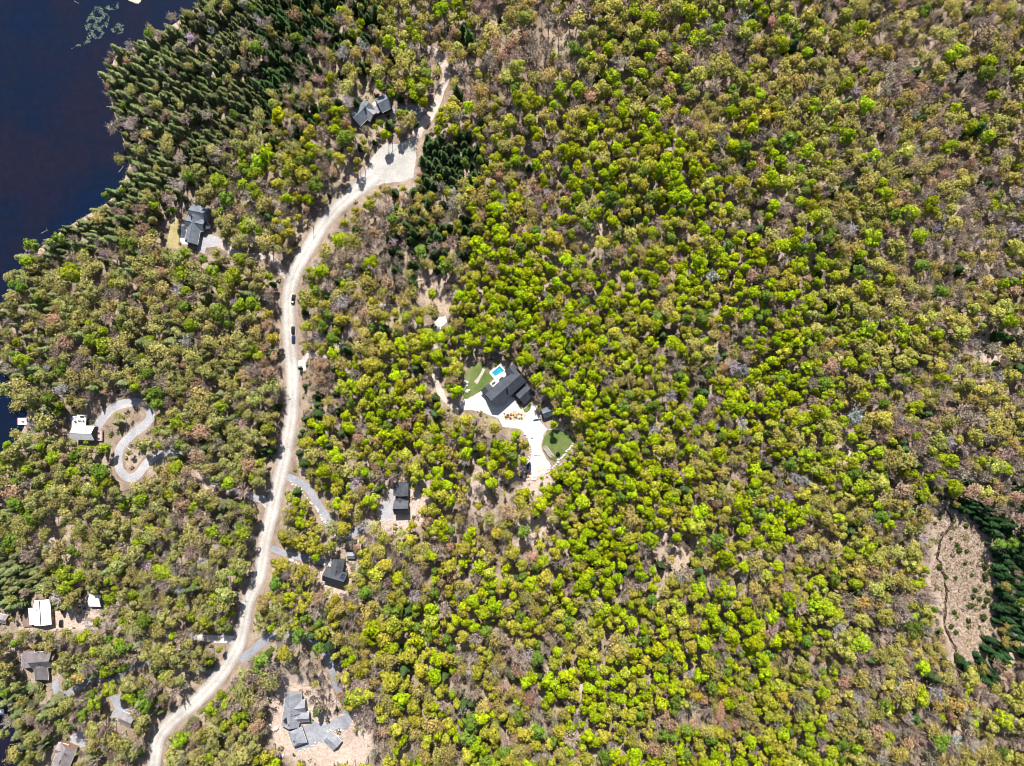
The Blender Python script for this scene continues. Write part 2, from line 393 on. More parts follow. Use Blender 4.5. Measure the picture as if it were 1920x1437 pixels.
# ------------------------------------------------------------------ draped sheets and strips
HARD = []       # photo polygons nothing may hang over
SOFT = []       # photo polygons no trunk stands in
SUNNY = []      # photo polygons that lie in the sun
def resample(pts, step):
    pts = [np.array(p, float) for p in pts]
    out = []
    for i in range(len(pts) - 1):
        p0 = pts[max(i - 1, 0)]; p1 = pts[i]; p2 = pts[i + 1]; p3 = pts[min(i + 2, len(pts) - 1)]
        n = max(1, int(np.linalg.norm(p2 - p1) / step))
        for k in range(n):
            t = k / n
            out.append(0.5 * ((2 * p1) + (-p0 + p2) * t + (2 * p0 - 5 * p1 + 4 * p2 - p3) * t * t + (-p0 + 3 * p1 - 3 * p2 + p3) * t ** 3))
    out.append(pts[-1])
    return np.array(out)
def ribbon(name, px, width, mat, dz=0.07, hard=True, wob=0.2, kind='structure'):
    """a strip that lies on the terrain along photo points; width in metres, one number or one per point"""
    wd = [width] * len(px) if np.isscalar(width) else list(width)
    if 'drive' in name: ribbon('track_verge', px, [w * 1.25 + 1.6 for w in wd], 'verge_soil', dz - 0.03, False, 1.0)
    w3 = resample([(*G(u, v)[:2], w) for (u, v), w in zip(px, wd)], 2.0)
    c = w3[:, :2]; half = w3[:, 2] / 2
    t = np.gradient(c, axis=0); t /= np.linalg.norm(t, axis=1)[:, None] + 1e-9
    n = np.stack([-t[:, 1], t[:, 0]], 1)
    na = 7; V = []; A = []
    ph = random.random() * 9
    for i in range(len(c)):
        for k in range(na):
            a = k / (na - 1)
            e = wob * (math.sin(i * 1.3 + ph + 5 * a) * 0.5 + random.uniform(-0.6, 0.6)) if k in (0, na - 1) else 0
            q = c[i] + n[i] * ((a - 0.5) * 2 * half[i] + e)
            V.append((q[0], q[1], float(hzs(q[0], q[1])) + dz)); A.append(a)
    F = [(i * na + k, i * na + k + 1, (i + 1) * na + k + 1, (i + 1) * na + k) for i in range(len(c) - 1) for k in range(na - 1)]
    me = tri_mesh(name, V, F)
    point_attr(me, 'across', A)
    o = link(name, me, mat); o['kind'] = kind
    L = [c[i] + n[i] * half[i] for i in range(0, len(c), 2)]; R = [c[i] - n[i] * half[i] for i in range(0, len(c), 2)]
    poly = [P(q[0], q[1], hzs(*q)) for q in L + R[::-1]]
    (HARD if hard else SOFT).append(poly)
    if name in ('gravel_road', 'loop_drive') and hard: SUNNY.append(poly)
    return o
def sheet(name, px, mat, dz=0.05, hard=True, wob=0.35, parent=None):
    w = [G(u, v) for u, v in px]
    pts = []
    for i in range(len(w)):
        a, b = w[i][:2], w[(i + 1) % len(w)][:2]
        n = max(1, int(np.linalg.norm(b - a) / 1.6))
        for k in range(n):
            q = a + (b - a) * k / n
            if k: q = q + RNG.normal(0, wob, 2) * 0.7
            pts.append(q)
    xs = [q[0] for q in pts]; ys = [q[1] for q in pts]
    poly = np.array(pts)
    gx, gy = np.meshgrid(np.arange(min(xs), max(xs), 2.5), np.arange(min(ys), max(ys), 2.5))
    gx = gx.ravel() + 0.37; gy = gy.ravel() + 0.21
    ok = inside(gx, gy, poly) & (seg_dist(gx, gy, poly, True) > 0.8)
    V2 = [Vector((float(q[0]), float(q[1]))) for q in pts] + [Vector((float(x), float(y))) for x, y in zip(gx[ok], gy[ok])]
    n = len(pts)
    vo, eo, fo, *_r = delaunay_2d_cdt(V2, [(i, (i + 1) % n) for i in range(n)], [], 1, 1e-4)
    F = [f for f in fo if inside(np.array([sum(vo[i].x for i in f) / 3]), np.array([sum(vo[i].y for i in f) / 3]), poly)[0]]
    me = tri_mesh(name, [(p.x, p.y, float(hzs(p.x, p.y)) + dz) for p in vo], F)
    o = link(name, me, mat)
    (HARD if hard else SOFT).append(px)
    if hard: SUNNY.append(px)
    return structure(o)
def from_crop(ox, oy, s, pts): return [(ox + x / s, oy + y / s) for x, y in pts]

ROAD_PX = [(268, 1475), (287, 1437), (296, 1386), (320, 1355), (362, 1320), (392, 1290), (416, 1262), (444, 1215), (456, 1173), (464, 1130), (486, 1079), (497, 1014), (508, 967), (521, 910), (532, 863), (541, 815), (548, 760), (548, 700), (544, 650), (541, 600), (541, 560), (546, 530), (556, 503), (570, 478), (588, 450), (607, 420), (632, 390), (656, 368), (680, 348), (702, 326)]
ribbon('road_verge', ROAD_PX[:-2], 11.0, 'verge_soil', 0.045, hard=False, wob=0.9)
sheet('turning_circle', from_crop(600, 60, 4.79, [(255, 1437), (320, 1330), (400, 1230), (470, 1130), (540, 1040), (600, 1000), (680, 1010), (740, 1000), (800, 965), (862, 985), (862, 1100), (858, 1200), (830, 1315), (720, 1350), (560, 1362), (460, 1400), (400, 1437)]), 'turn_gravel', 0.06)
ribbon('gravel_road', ROAD_PX, [7.6] * 27 + [8.2, 9.5, 11.0], 'road_gravel', 0.10)
ribbon('upper_drive', [(775, 262), (792, 235), (809, 214), (817, 198), (826, 173), (835, 152), (837, 135), (832, 120), (821, 104), (809, 94), (796, 89)], [5.2, 5, 4.6, 4.2, 4, 4, 4.2, 4.4, 4.4, 4.0, 2.5], 'dirt_track', 0.08)
sheet('house_forecourt', [(733, 218), (738, 204), (752, 198), (772, 196), (792, 204), (806, 210), (800, 222), (784, 226), (762, 219), (745, 226)], 'drive_asphalt', 0.05, hard=False)
ribbon('loop_drive', [(178, 806), (188, 792), (198, 778), (212, 765), (230, 758), (248, 754)], 4.7, 'grey_gravel', 0.07)
ribbon('loop_drive', [(248, 754), (264, 756), (276, 764), (283, 776)], 4.4, 'grey_gravel', 0.08, hard=False)
ribbon('loop_drive', [(283, 776), (282, 785), (271, 797), (252, 811), (236, 827), (225, 842), (221, 862), (225, 881), (239, 896), (255, 894), (267, 879), (282, 862)], 4.7, 'grey_gravel', 0.07)
ribbon('loop_drive', [(282, 862), (306, 851), (341, 846), (367, 851), (381, 871), (389, 897), (415, 912), (455, 925), (489, 937), (507, 948)], 3.6, 'grey_gravel', 0.075, hard=False)
sheet('drive_mouth', [(482, 932), (492, 928), (500, 938), (510, 945), (505, 962), (497, 952)], 'pale_gravel', 0.06, hard=True)
sheet('house_forecourt', from_crop(310, 375, 13.07, [(770, 1240), (820, 1010), (850, 930), (960, 870), (1120, 850), (1380, 955), (1390, 1080), (1330, 1140), (1000, 1170), (960, 1330)]), 'grey_gravel', 0.06)
ribbon('house_drive', [(410, 458), (426, 466), (443, 477), (468, 481), (498, 481)], 3.6, 'dirt_track', 0.05, hard=False)
ribbon('house_drive', [(498, 481), (512, 487), (521, 497), (528, 510), (543, 522)], 3.6, 'dirt_track', 0.055)
sheet('dry_lawn', from_crop(310, 375, 13.07, [(150, 460), (240, 430), (330, 500), (335, 800), (330, 1190), (120, 1200), (30, 1090), (60, 920), (120, 700)]), 'dry_grass', 0.05)
sheet('stone_terrace', from_crop(310, 375, 13.07, [(395, 590), (470, 600), (470, 720), (560, 720), (480, 1020), (560, 1090), (440, 1090), (360, 1000), (390, 780)]), 'terrace_stone', 0.06)
ribbon('asphalt_drive', [(534, 893), (555, 901), (575, 914), (590, 935), (603, 958), (618, 976)], 3.9, 'drive_asphalt', 0.06)
ribbon('asphalt_drive', [(618, 976), (631, 993), (653, 1003), (674, 993), (694, 982)], 3.9, 'drive_asphalt', 0.065, hard=False)
sheet('house_forecourt', from_crop(700, 895, 13.69, [(-90, 1240), (60, 1180), (165, 1080), (175, 770), (320, 620), (380, 420), (500, 310), (530, 500), (525, 900), (470, 1080), (180, 1120), (60, 1220), (-80, 1330)]), 'grey_gravel', 0.08)
ribbon('dirt_path', from_crop(700, 895, 13.69, [(1175, 260), (1150, 430), (1110, 620), (1080, 780), (1020, 930), (890, 1030), (720, 1090), (520, 1120)]), 2.6, 'dirt_track', 0.09, wob=0.5)
ribbon('asphalt_drive', [(502, 1026), (518, 1032), (534, 1038), (552, 1043), (571, 1047)], 3.2, 'drive_asphalt', 0.06)
ribbon('asphalt_drive', [(571, 1047), (601, 1052), (622, 1058)], 3.2, 'drive_asphalt', 0.065, hard=False)
ribbon('gravel_drive', [(442, 1200), (420, 1199), (401, 1198), (382, 1197), (362, 1195)], [4.2, 4, 3.6, 3.3, 3], 'pale_gravel', 0.07)
ribbon('gravel_drive', [(362, 1195), (350, 1193), (315, 1188), (283, 1183), (240, 1178), (196, 1170), (160, 1168)], 2.8, 'grey_gravel', 0.075, hard=False)
ribbon('asphalt_drive', [(408, 1266), (394, 1258), (378, 1253), (362, 1251), (345, 1241), (322, 1235)], 3.4, 'drive_asphalt', 0.06, hard=False)
ribbon('asphalt_drive', [(322, 1235), (285, 1240), (250, 1250), (228, 1262), (214, 1278), (208, 1298), (216, 1318), (224, 1334)], 3.0, 'drive_asphalt', 0.065, hard=False)
ribbon('asphalt_drive', [(214, 1276), (190, 1271), (170, 1273), (150, 1290), (128, 1300), (112, 1298)], 3.0, 'drive_asphalt', 0.055, hard=False)
sheet('house_forecourt', from_crop(30, 1210, 13.06, [(880, 910), (1040, 790), (1055, 1040), (1185, 1180), (1080, 1270), (990, 1290), (910, 1120)]), 'drive_asphalt', 0.075)
sheet('house_forecourt', from_crop(190, 1290, 17.96, [(450, 220), (640, 300), (700, 560), (880, 700), (900, 900), (700, 1000), (520, 1010), (330, 950), (440, 760), (500, 520)]), 'drive_asphalt', 0.075)
sheet('house_forecourt', from_crop(80, 1370, 19.2, [(960, 240), (1250, 60), (1450, 60), (1560, 300), (1540, 580), (1300, 660), (1180, 560), (1000, 430)]), 'grey_gravel', 0.06)
sheet('stone_terrace', from_crop(80, 1370, 19.2, [(600, 500), (780, 470), (930, 430), (1060, 560), (1220, 640), (1120, 760), (800, 740), (640, 620)]), 'terrace_stone', 0.09)
ribbon('asphalt_drive', [(450, 1238), (466, 1226), (482, 1213), (505, 1193)], 4.2, 'drive_asphalt', 0.075)
ribbon('asphalt_drive', [(505, 1193), (540, 1187), (580, 1194), (610, 1225), (626, 1268), (632, 1290), (648, 1315), (650, 1340)], 3.8, 'drive_asphalt', 0.08, hard=False)
sheet('house_forecourt', from_crop(510, 1290, 11.06, [(620, 810), (780, 725), (900, 705), (1100, 765), (1270, 640), (1420, 590), (1560, 560), (1680, 600), (1560, 880), (1390, 870), (1160, 890), (1260, 1000), (1100, 1140), (960, 1125), (850, 1210), (740, 1260), (600, 1300), (540, 1330), (500, 1000)]), 'drive_asphalt', 0.09)
# the pool house's grounds
A1 = lambda pts: from_crop(780, 540, 3.684, pts)
sheet('gravel_court', A1([(460, 700), (400, 745), (320, 775), (300, 805), (330, 845), (420, 852), (520, 882), (572, 905), (600, 960), (720, 975), (748, 1000), (768, 1040), (790, 1090), (798, 1150), (772, 1200), (742, 1290), (800, 1312), (870, 1290), (932, 1232), (900, 1180), (872, 1130), (865, 1080), (880, 1010), (908, 975), (862, 930), (835, 880), (822, 820), (790, 810), (750, 830), (690, 800), (680, 760), (560, 700)]), 'pale_gravel', 0.05)
sheet('lawn', A1([(330, 640), (338, 600), (362, 560), (410, 508), (455, 520), (475, 560), (500, 580), (540, 625), (520, 640), (465, 705), (400, 742), (340, 768), (318, 735), (345, 690)]), 'lawn_grass', 0.09)
ribbon('stone_path', A1([(472, 560), (456, 590), (440, 620), (410, 655)]), [1.8, 1.6, 1.6, 2.2], 'dirt_track', 0.12, wob=0.4)
sheet('lawn', A1([(905, 985), (990, 978), (1080, 1025), (1112, 1052), (1062, 1108), (1000, 1172), (962, 1205), (925, 1185), (882, 1130), (870, 1090), (885, 1030)]), 'lawn_grass', 0.09)
sheet('lawn', A1([(745, 840), (800, 800), (788, 845), (765, 862), (745, 860)]), 'lawn_grass', 0.10)
sheet('lawn', A1([(470, 895), (560, 905), (585, 945), (520, 945), (470, 920)]), 'dry_grass', 0.08, hard=False)
sheet('rockery', A1([(600, 885), (680, 850), (740, 860), (765, 880), (750, 910), (660, 918), (608, 905)]), 'rockery_soil', 0.11)
ribbon('dirt_track', [(566, 690), (575, 668), (600, 668), (628, 660), (652, 630), (668, 596), (700, 578), (742, 577), (766, 588), (790, 610), (812, 622)], 3.2, 'dirt_track', 0.06, hard=False)
sheet('drive_mouth', [(560, 676), (572, 676), (574, 694), (560, 700)], 'pale_gravel', 0.075)
sheet('gravel_patch', A1([(120, 260), (160, 200), (205, 195), (215, 235), (175, 270), (160, 310), (130, 305)]), 'pale_gravel', 0.075)
ribbon('dirt_track', [(822, 622), (816, 640), (818, 662), (819, 690)], [4, 3.0, 2.8, 3.2], 'dirt_track', 0.065, hard=False, wob=0.8)
ribbon('dirt_track', [(819, 690), (818, 712), (822, 728), (832, 745), (846, 762), (862, 772)], [3.2, 3.6, 3.2, 2.8, 2.6, 3.0], 'dirt_track', 0.066, wob=0.7)
ribbon('stream', from_crop(1660, 900, 3.59, [(400, 190), (435, 240), (445, 300), (420, 345), (385, 385), (365, 420), (360, 490), (350, 530), (372, 562), (368, 600), (402, 640), (398, 700), (412, 770), (404, 850), (400, 920), (402, 1000), (430, 1050), (455, 1100), (472, 1150), (465, 1235)]), 1.25, 'ditch_mud', 0.06, wob=0.6)
sheet('stone_terrace', from_crop(860, 660, 9.58, [(745, 212), (832, 268), (868, 330), (885, 420), (700, 590), (630, 645), (560, 572), (640, 490), (553, 385), (562, 348)]), 'terrace_stone', 0.13, wob=0.05)
HARD.append(MEADOW_PX)
HARD.append([(510, 1310), (528, 1268), (575, 1266), (580, 1292), (548, 1292), (522, 1345), (545, 1385), (600, 1408), (640, 1395), (688, 1378), (690, 1415), (640, 1428), (560, 1420), (508, 1385)])
HARD.append([(28, 776), (58, 776), (58, 803), (28, 803)])
HARD.append(from_crop(40, 1110, 12, [(680, 560), (900, 480), (1060, 420), (1440, 520), (1500, 620), (1100, 800), (690, 790)]))

# ------------------------------------------------------------------ houses
def px_at(u, v, base, h): # photo pixel seen at height h above base
    return W(u, v, base + h)
class House:
    def __init__(s, name, label, cat, u, v, roof, wall, trim='white_trim'):
        g = G(u, v); s.base = float(g[2]); s.c = g
        s.root = thing(name, label, cat, (g[0], g[1], s.base)); s.roof = roof; s.wall = wall; s.trim = trim; s.n = 0
    def L(s, p, z): return (p[0] - s.c[0], p[1] - s.c[1], z)
    def wing(s, a, b, hw, eave, ridge, roof=None, wall=None, over=0.5, hip=0.0, windows=True, hw2=None, low=-1.2, gutter=True):
        """gabled (or hipped) block; a, b: photo pixels of the two ridge ends, hw: half width in metres"""
        roof = roof or s.roof; wall = wall or s.wall
        s.n += 1
        A = px_at(*a, s.base, ridge); B = px_at(*b, s.base, ridge)
        hw2 = hw2 or hw
        d = (B - A); ln = np.linalg.norm(d); d = d / ln; n = np.array([-d[1], d[0]])
        jit = 0.012 * s.n
        eave += jit; ridge += jit
        slope = (ridge - eave) / hw; slope2 = (ridge - eave) / hw2
        oh = over; th = 0.24
        # roof shell
        A2, B2 = A - d * oh * 0.6, B + d * oh * 0.6
        eL, eR = eave - slope * oh, eave - slope2 * oh
        prof = [(-(hw + oh), eL), (0, ridge), (hw2 + oh, eR)]
        V = []
        for end, sgn in ((A2, 1), (B2, -1)):
            for k, (o, z) in enumerate(prof):
                q = end + n * (-o)
                if k == 1 and hip: q = q + d * sgn * hip
                V.append(s.L(q, z))
            for k, (o, z) in enumerate(prof):
                q = end + n * (-o)
                if k == 1 and hip: q = q + d * sgn * hip
                V.append(s.L(q, z - th))
        F = [(0, 1, 7, 6), (1, 2, 8, 7), (3, 9, 10, 4), (4, 10, 11, 5), (0, 6, 9, 3), (2, 5, 11, 8)]
        if hip: F += [(0, 2, 1), (6, 7, 8), (0, 3, 5, 2), (6, 8, 11, 9), (3, 4, 5), (9, 11, 10)]
        else: F += [(0, 3, 4, 1), (1, 4, 5, 2), (6, 7, 10, 9), (7, 8, 11, 10)]
        r = MB().add(V, F).build('roof', roof, s.root)
        # walls
        ins = 0.12
        A3, B3 = A + d * 0.05, B - d * 0.05
        Vw = []
        for end in (A3, B3):
            for o, z in ((-hw, low), (-hw, eave - th - 0.02), (0, ridge - th - 0.05 if not hip else eave - th - 0.02), (hw2, eave - th - 0.02), (hw2, low)):
                Vw.append(s.L(end - n * o, z))
        MB().add(Vw, [(0, 1, 2, 3, 4), (9, 8, 7, 6, 5), (0, 5, 6, 1), (4, 3, 8, 9), (1, 6, 7, 2), (2, 7, 8, 3), (0, 4, 9, 5)]).build('wall', wall, s.root)
        # ridge cap and gutters
        if not hip:
            m = MB(); a3 = s.L(A2, ridge + 0.02); b3 = s.L(B2, ridge + 0.02)
            m.tube(a3, b3, 0.09, n=5).build('ridge_cap', roof, r)
        if gutter:
            for o, z in ((-(hw + oh), eL), (hw2 + oh, eR)):
                e0 = s.L(A2 - n * o, z - 0.1); e1 = s.L(B2 - n * o, z - 0.1)
                MB().tube(e0, e1, 0.10, n=5).build('gutter', s.trim, r)
        if windows:
            ang = math.atan2(d[1], d[0])
            k = max(1, int(ln / 3.4))
            for sgn, w_ in ((-1, hw), (1, hw2)):
                for i in range(k):
                    q = A + d * (ln * (i + 0.5) / k) - n * sgn * (w_ + 0.015)
                    zc = min(1.7, eave * 0.5)
                    g_ = MB().box(s.L(q, zc), (1.15, 0.06, 1.2), ang).build('window', 'window_glass', s.root)
                    fr = MB(); c = np.array(s.L(q - n * sgn * 0.012, zc)); dd = np.array([d[0], d[1], 0])
                    fr.box(c + np.array([0, 0, 0.64]), (1.35, 0.09, 0.09), ang); fr.box(c - np.array([0, 0, 0.64]), (1.35, 0.09, 0.09), ang)
                    fr.box(c + dd * 0.62, (0.09, 0.09, 1.19), ang); fr.box(c - dd * 0.62, (0.09, 0.09, 1.19), ang)
                    fr.build('frame', s.trim, g_)
        s.last = dict(A=A, B=B, d=d, n=n, ln=ln, eave=eave, ridge=ridge, hw=hw, roof=r, slope=slope)
        return s.last
    def door(s, wg, side=1, t=0.25, name='door', mat='brown_wood', size=(1.0, 2.1)):
        q = wg['A'] + wg['d'] * wg['ln'] * t - wg['n'] * side * (wg['hw'] + 0.03)
        ang = math.atan2(wg['d'][1], wg['d'][0])
        o = MB().box(s.L(q, size[1] / 2 + 0.05), (size[0], 0.1, size[1]), ang).build(name, mat, s.root)
        h = np.array(s.L(q - wg['n'] * side * 0.08, 1.05)) + np.array([wg['d'][0], wg['d'][1], 0]) * size[0] * 0.38
        MB().box(h, (0.12, 0.08, 0.12), ang).build('handle', 'rim_metal', o)
    def chimney(s, u, v, h, size=(0.9, 0.9), up=1.3, mat='stone_chimney'):
        q = px_at(u, v, s.base, h)
        c = MB().box(s.L(q, h - 1.4 + (1.4 + up) / 2), (size[0], size[1], 1.4 + up), 0.3).build('chimney', mat, s.root)
        MB().box(s.L(q, h + up + 0.06), (size[0] + 0.2, size[1] + 0.2, 0.12), 0.3).build('chimney_cap', 'dark_metal', c)
    def vent(s, u, v, h):
        q = px_at(u, v, s.base, h)
        MB().tube(s.L(q, h - 0.6), s.L(q, h + 0.45), 0.16, n=7).box(s.L(q, h + 0.5), (0.42, 0.42, 0.1)).build('roof_vent', 'dark_metal', s.root)
    def flat_roof(s, px, h, roof=None, wall=None, th=0.25):
        pts = [s.L(px_at(u, v, s.base, h), 0)[:2] for u, v in px]
        MB().prism(pts, h - th, h).build('roof', roof or s.roof, s.root)
        c = np.mean(np.array(pts), 0)
        ins = [tuple(c + (np.array(p) - c) * 0.9) for p in pts]
        MB().prism(ins, -1.0, h - th - 0.01).build('wall', wall or s.wall, s.root)
def footprint(px): HARD.append(px); SUNNY.append(px)
def deck(name, label, px, h, mat, plank=None, posts=True, rail=True, post_mat='brown_wood'):
    """raised timber deck: boards one by one, posts, rail"""
    u0 = sum(p[0] for p in px) / len(px); v0 = sum(p[1] for p in px) / len(px)
    g = G(u0, v0); base = float(g[2])
    root = thing(name, label, 'deck', (g[0], g[1], base))
    q = [px_at(u, v, base, h) - g[:2] for u, v in px]          # four corners
    e1 = q[1] - q[0]; e2 = q[3] - q[0]
    n = max(3, int(np.linalg.norm(e2) / 0.5))
    for i in range(n):
        a = i / n + 0.003; b = (i + 1) / n - 0.006
        f = lambda s, t: q[0] * (1 - s) * (1 - t) + q[1] * s * (1 - t) + q[2] * s * t + q[3] * (1 - s) * t
        poly = [f(0, a), f(1, a), f(1, b), f(0, b)]
        MB().prism(poly, h - 0.12 + 0.01 * (i % 3), h + 0.008 * (i % 2)).build('plank', mat, root)
    MB().prism([c * 0.97 for c in q], h - 0.32, h - 0.13).build('joist_frame', post_mat, root)
    for c in q:
        c2 = c * 0.94
        if posts and h > 0.5: MB().box((c2[0], c2[1], (h - 0.33 - 0.8) / 2), (0.2, 0.2, h - 0.33 + 0.8)).build('post', post_mat, root)
    if rail:
        m = MB()
        for i in (0, 1, 2):
            a, b = q[(i + 3) % 4] * 0.985, q[i] * 0.985
            m.tube((a[0], a[1], h + 0.95), (b[0], b[1], h + 0.95), 0.05, n=4)
            k = max(2, int(np.linalg.norm(b - a) / 1.5))
            for j in range(k + 1):
                c = a + (b - a) * j / k; m.box((c[0], c[1], h + 0.5), (0.07, 0.07, 0.9))
        m.build('railing', 'dark_metal', root)
    footprint(px)
    return root, base, g
def furniture(name, label, cat, u, v, base, h, rot, mat, size=(0.7, 0.7), group=None):
    """a chair, sofa or lounger: seat, backrest, four legs"""
    q = px_at(u, v, base, h)
    r = thing(name, label, cat, (q[0], q[1], base + h + 0.012), rot, group)
    w, d = size
    MB().box((0, 0, 0.38), (w, d, 0.14)).build('seat', mat, r)
    MB().box((0, d / 2 - 0.06, 0.72), (w, 0.12, 0.54)).build('backrest', mat, r)
    for sx in (-1, 1):
        for sy in (-1, 1):
            MB().box((sx * (w / 2 - 0.06), sy * (d / 2 - 0.06), 0.155), (0.07, 0.07, 0.31)).build('leg', 'dark_metal', r)
    return r
def table(name, label, u, v, base, h, mat, size=(1.3, 0.8), rot=0):
    q = px_at(u, v, base, h)
    r = thing(name, label, 'table', (q[0], q[1], base + h + 0.012), rot)
    MB().box((0, 0, 0.72), (size[0], size[1], 0.06)).build('table_top', mat, r)
    for sx in (-1, 1):
        for sy in (-1, 1):
            MB().box((sx * (size[0] / 2 - 0.08), sy * (size[1] / 2 - 0.08), 0.345), (0.07, 0.07, 0.69)).build('leg', 'dark_metal', r)

# --- the pool house
C2 = lambda x, y: (860 + x / 9.58, 660 + y / 9.58)
h = House('house', 'long dark slate-roofed house beside the turquoise swimming pool', 'house', *C2(800, 680), 'slate_roof', 'dark_siding', 'dark_metal')
w1 = h.wing(C2(590, 880), C2(1105, 415), 4.1, 5.2, 8.6)
h.door(w1, 1, 0.4)
h.chimney(*C2(868, 640), 8.4, (0.8, 0.8), 1.4, 'dark_metal'); h.vent(*C2(720, 800), 7.4); h.vent(*C2(1000, 555), 7.2)
h.wing(C2(470, 640), C2(620, 800), 2.2, 3.6, 5.0, windows=False); h.wing(C2(912, 285), C2(1030, 430), 2.6, 4.6, 6.6, windows=False)
h.chimney(*C2(885, 385), 4.0, (1.2, 1.2), 1.8, 'dark_metal'); h.vent(*C2(480, 640), 4.6)
footprint([C2(420, 690), C2(510, 580), C2(860, 300), C2(950, 245), C2(1130, 410), C2(1140, 600), C2(690, 990), C2(480, 760)])
h = House('garage', 'dark gabled garage standing between the pool house and the woods', 'garage', *C2(1180, 790), 'slate_roof', 'dark_siding', 'dark_metal')
w1 = h.wing(C2(1095, 838), C2(1292, 662), 3.4, 2.7, 5.6)
h.door(w1, -1, 0.4, 'garage_door', 'white_trim', (2.6, 2.1)); h.vent(*C2(1195, 775), 5.0)
footprint([C2(1005, 750), C2(1210, 630), C2(1380, 720), C2(1165, 940)])
h = House('shed', 'small shed, its roof painted blue for tree shade, at the wood edge by the white car', 'shed', *C2(1590, 1090), 'blue_roof', 'dark_siding', 'dark_metal')  # shade of the trees is put into this roof's blue colour
w1 = h.wing(C2(1520, 1110), C2(1665, 1060), 2.2, 3.0, 5.0); h.door(w1, 1, 0.5)
footprint([C2(1490, 1000), C2(1690, 1000), C2(1690, 1160), C2(1500, 1190)])

def make_pool():
    cr = [C2(735, 252), C2(822, 343), C2(655, 437), C2(593, 377)]
    g = G(cr[0][0], cr[0][1]); cc = np.mean([G(*c) for c in cr], 0); base = float(cc[2])
    r = thing('swimming_pool', 'turquoise rectangular swimming pool in the white terrace', 'pool', (cc[0], cc[1], base))
    q = [G(*c)[:2] - cc[:2] for c in cr]
    MB().prism(q, 0.02, 0.16).build('pool_floor', 'pool_tile', r)
    MB().prism([c * 0.985 for c in q], 0.17, 0.22).build('water', 'pool_water', r)
    for i in range(4):
        a, b = q[i], q[(i + 1) % 4]; t = (b - a) / np.linalg.norm(b - a); n = np.array([t[1], -t[0]])
        if np.dot(n, (a + b) / 2) < 0: n = -n
        a2, b2 = a - t * (0.0 if i % 2 else 0.45), b + t * (0.0 if i % 2 else 0.45)
        MB().prism([a2, b2, b2 + n * 0.45, a2 + n * 0.45] if np.cross(b2 - a2, n) > 0 else [b2, a2, a2 + n * 0.45, b2 + n * 0.45], 0.0, 0.62).build('coping', 'terrace_stone', r)
make_pool()
TB = float(G(*C2(700, 500))[2])
ra = math.radians(45)
for (x, y), t in (((752, 512), 'beside the house wall'), ((775, 490), 'between two others by the house wall'), ((797, 472), 'closest to the pool end of the house wall')):
    furniture('lounger', 'dark lounger on the white pool terrace, ' + t, 'lounger', *C2(x, y), TB, 0.13, ra, 'cushion', (0.8, 1.9), 'loungers on the pool terrace')
for (x, y), t in (((615, 565), 'at the outer corner'), ((645, 548), 'next to the corner chair')):
    furniture('patio_chair', 'dark patio chair on the white pool terrace ' + t, 'chair', *C2(x, y), TB, 0.13, ra + 1.5, 'cushion', (0.9, 0.9), 'chairs on the pool terrace')
furniture('garden_bench', 'dark garden bench in the dry grass below the gravel court', 'bench', *C2(622, 1355), float(G(*C2(622, 1355))[2]), 0.0, math.radians(-30), 'brown_wood', (2.2, 0.7))

# --- house by the turning circle
CB = lambda x, y: (640 + x / 13.69, 170 + y / 13.69)
h = House('house', 'slate-grey L-shaped house above the turning circle of the road', 'house', *CB(760, 520), 'blue_roof', 'red_siding')
w1 = h.wing(CB(325, 712), CB(705, 325), 3.6, 3.8, 6.6); w2 = h.wing(CB(640, 470), CB(812, 612), 2.9, 3.7, 6.1, roof='grey_roof')
h.flat_roof([CB(830, 470), CB(925, 385), CB(1030, 520), CB(925, 600)], 4.0, 'grey_roof'); h.wing(CB(945, 338), CB(1185, 212), 3.6, 4.6, 7.0)
h.door(w2, 1, 0.8); h.chimney(*CB(610, 440), 6.3); h.vent(*CB(425, 645), 6.0)
footprint([CB(250, 700), CB(680, 270), CB(900, 230), CB(1150, 150), CB(1260, 420), CB(1250, 560), CB(740, 760), CB(460, 930)])
deck('deck', 'small white roof terrace deck between the slate house blocks', [CB(775, 345), CB(860, 275), CB(915, 345), CB(850, 420)], 3.0, 'pale_deck')

# --- house on the lake slope
CC = lambda x, y: (310 + x / 13.07, 375 + y / 13.07)
h = House('house', 'pale blue-grey roofed house with a strip of dry lawn', 'house', *CC(720, 600), 'blue_roof', 'grey_siding')
h.wing(CC(575, 250), CC(1020, 345), 3.1, 3.6, 5.9); w1 = h.wing(CC(700, 360), CC(570, 1030), 3.1, 3.7, 6.3); h.wing(CC(480, 500), CC(900, 600), 2.9, 3.5, 6.0)
h.flat_roof([CC(900, 560), CC(1090, 560), CC(1100, 700), CC(940, 720)], 2.9, 'slate_roof'); h.chimney(*CC(640, 385), 5.6, (1.0, 1.0), 1.5); h.door(w1, -1, 0.7)
h.flat_roof([CC(480, 1000), CC(560, 940), CC(650, 970), CC(620, 1060)], 5.1, 'window_glass')
footprint([CC(480, 480), CC(640, 120), CC(1060, 260), CC(1100, 560), CC(1110, 760), CC(930, 850), CC(760, 1150), CC(460, 1060)])

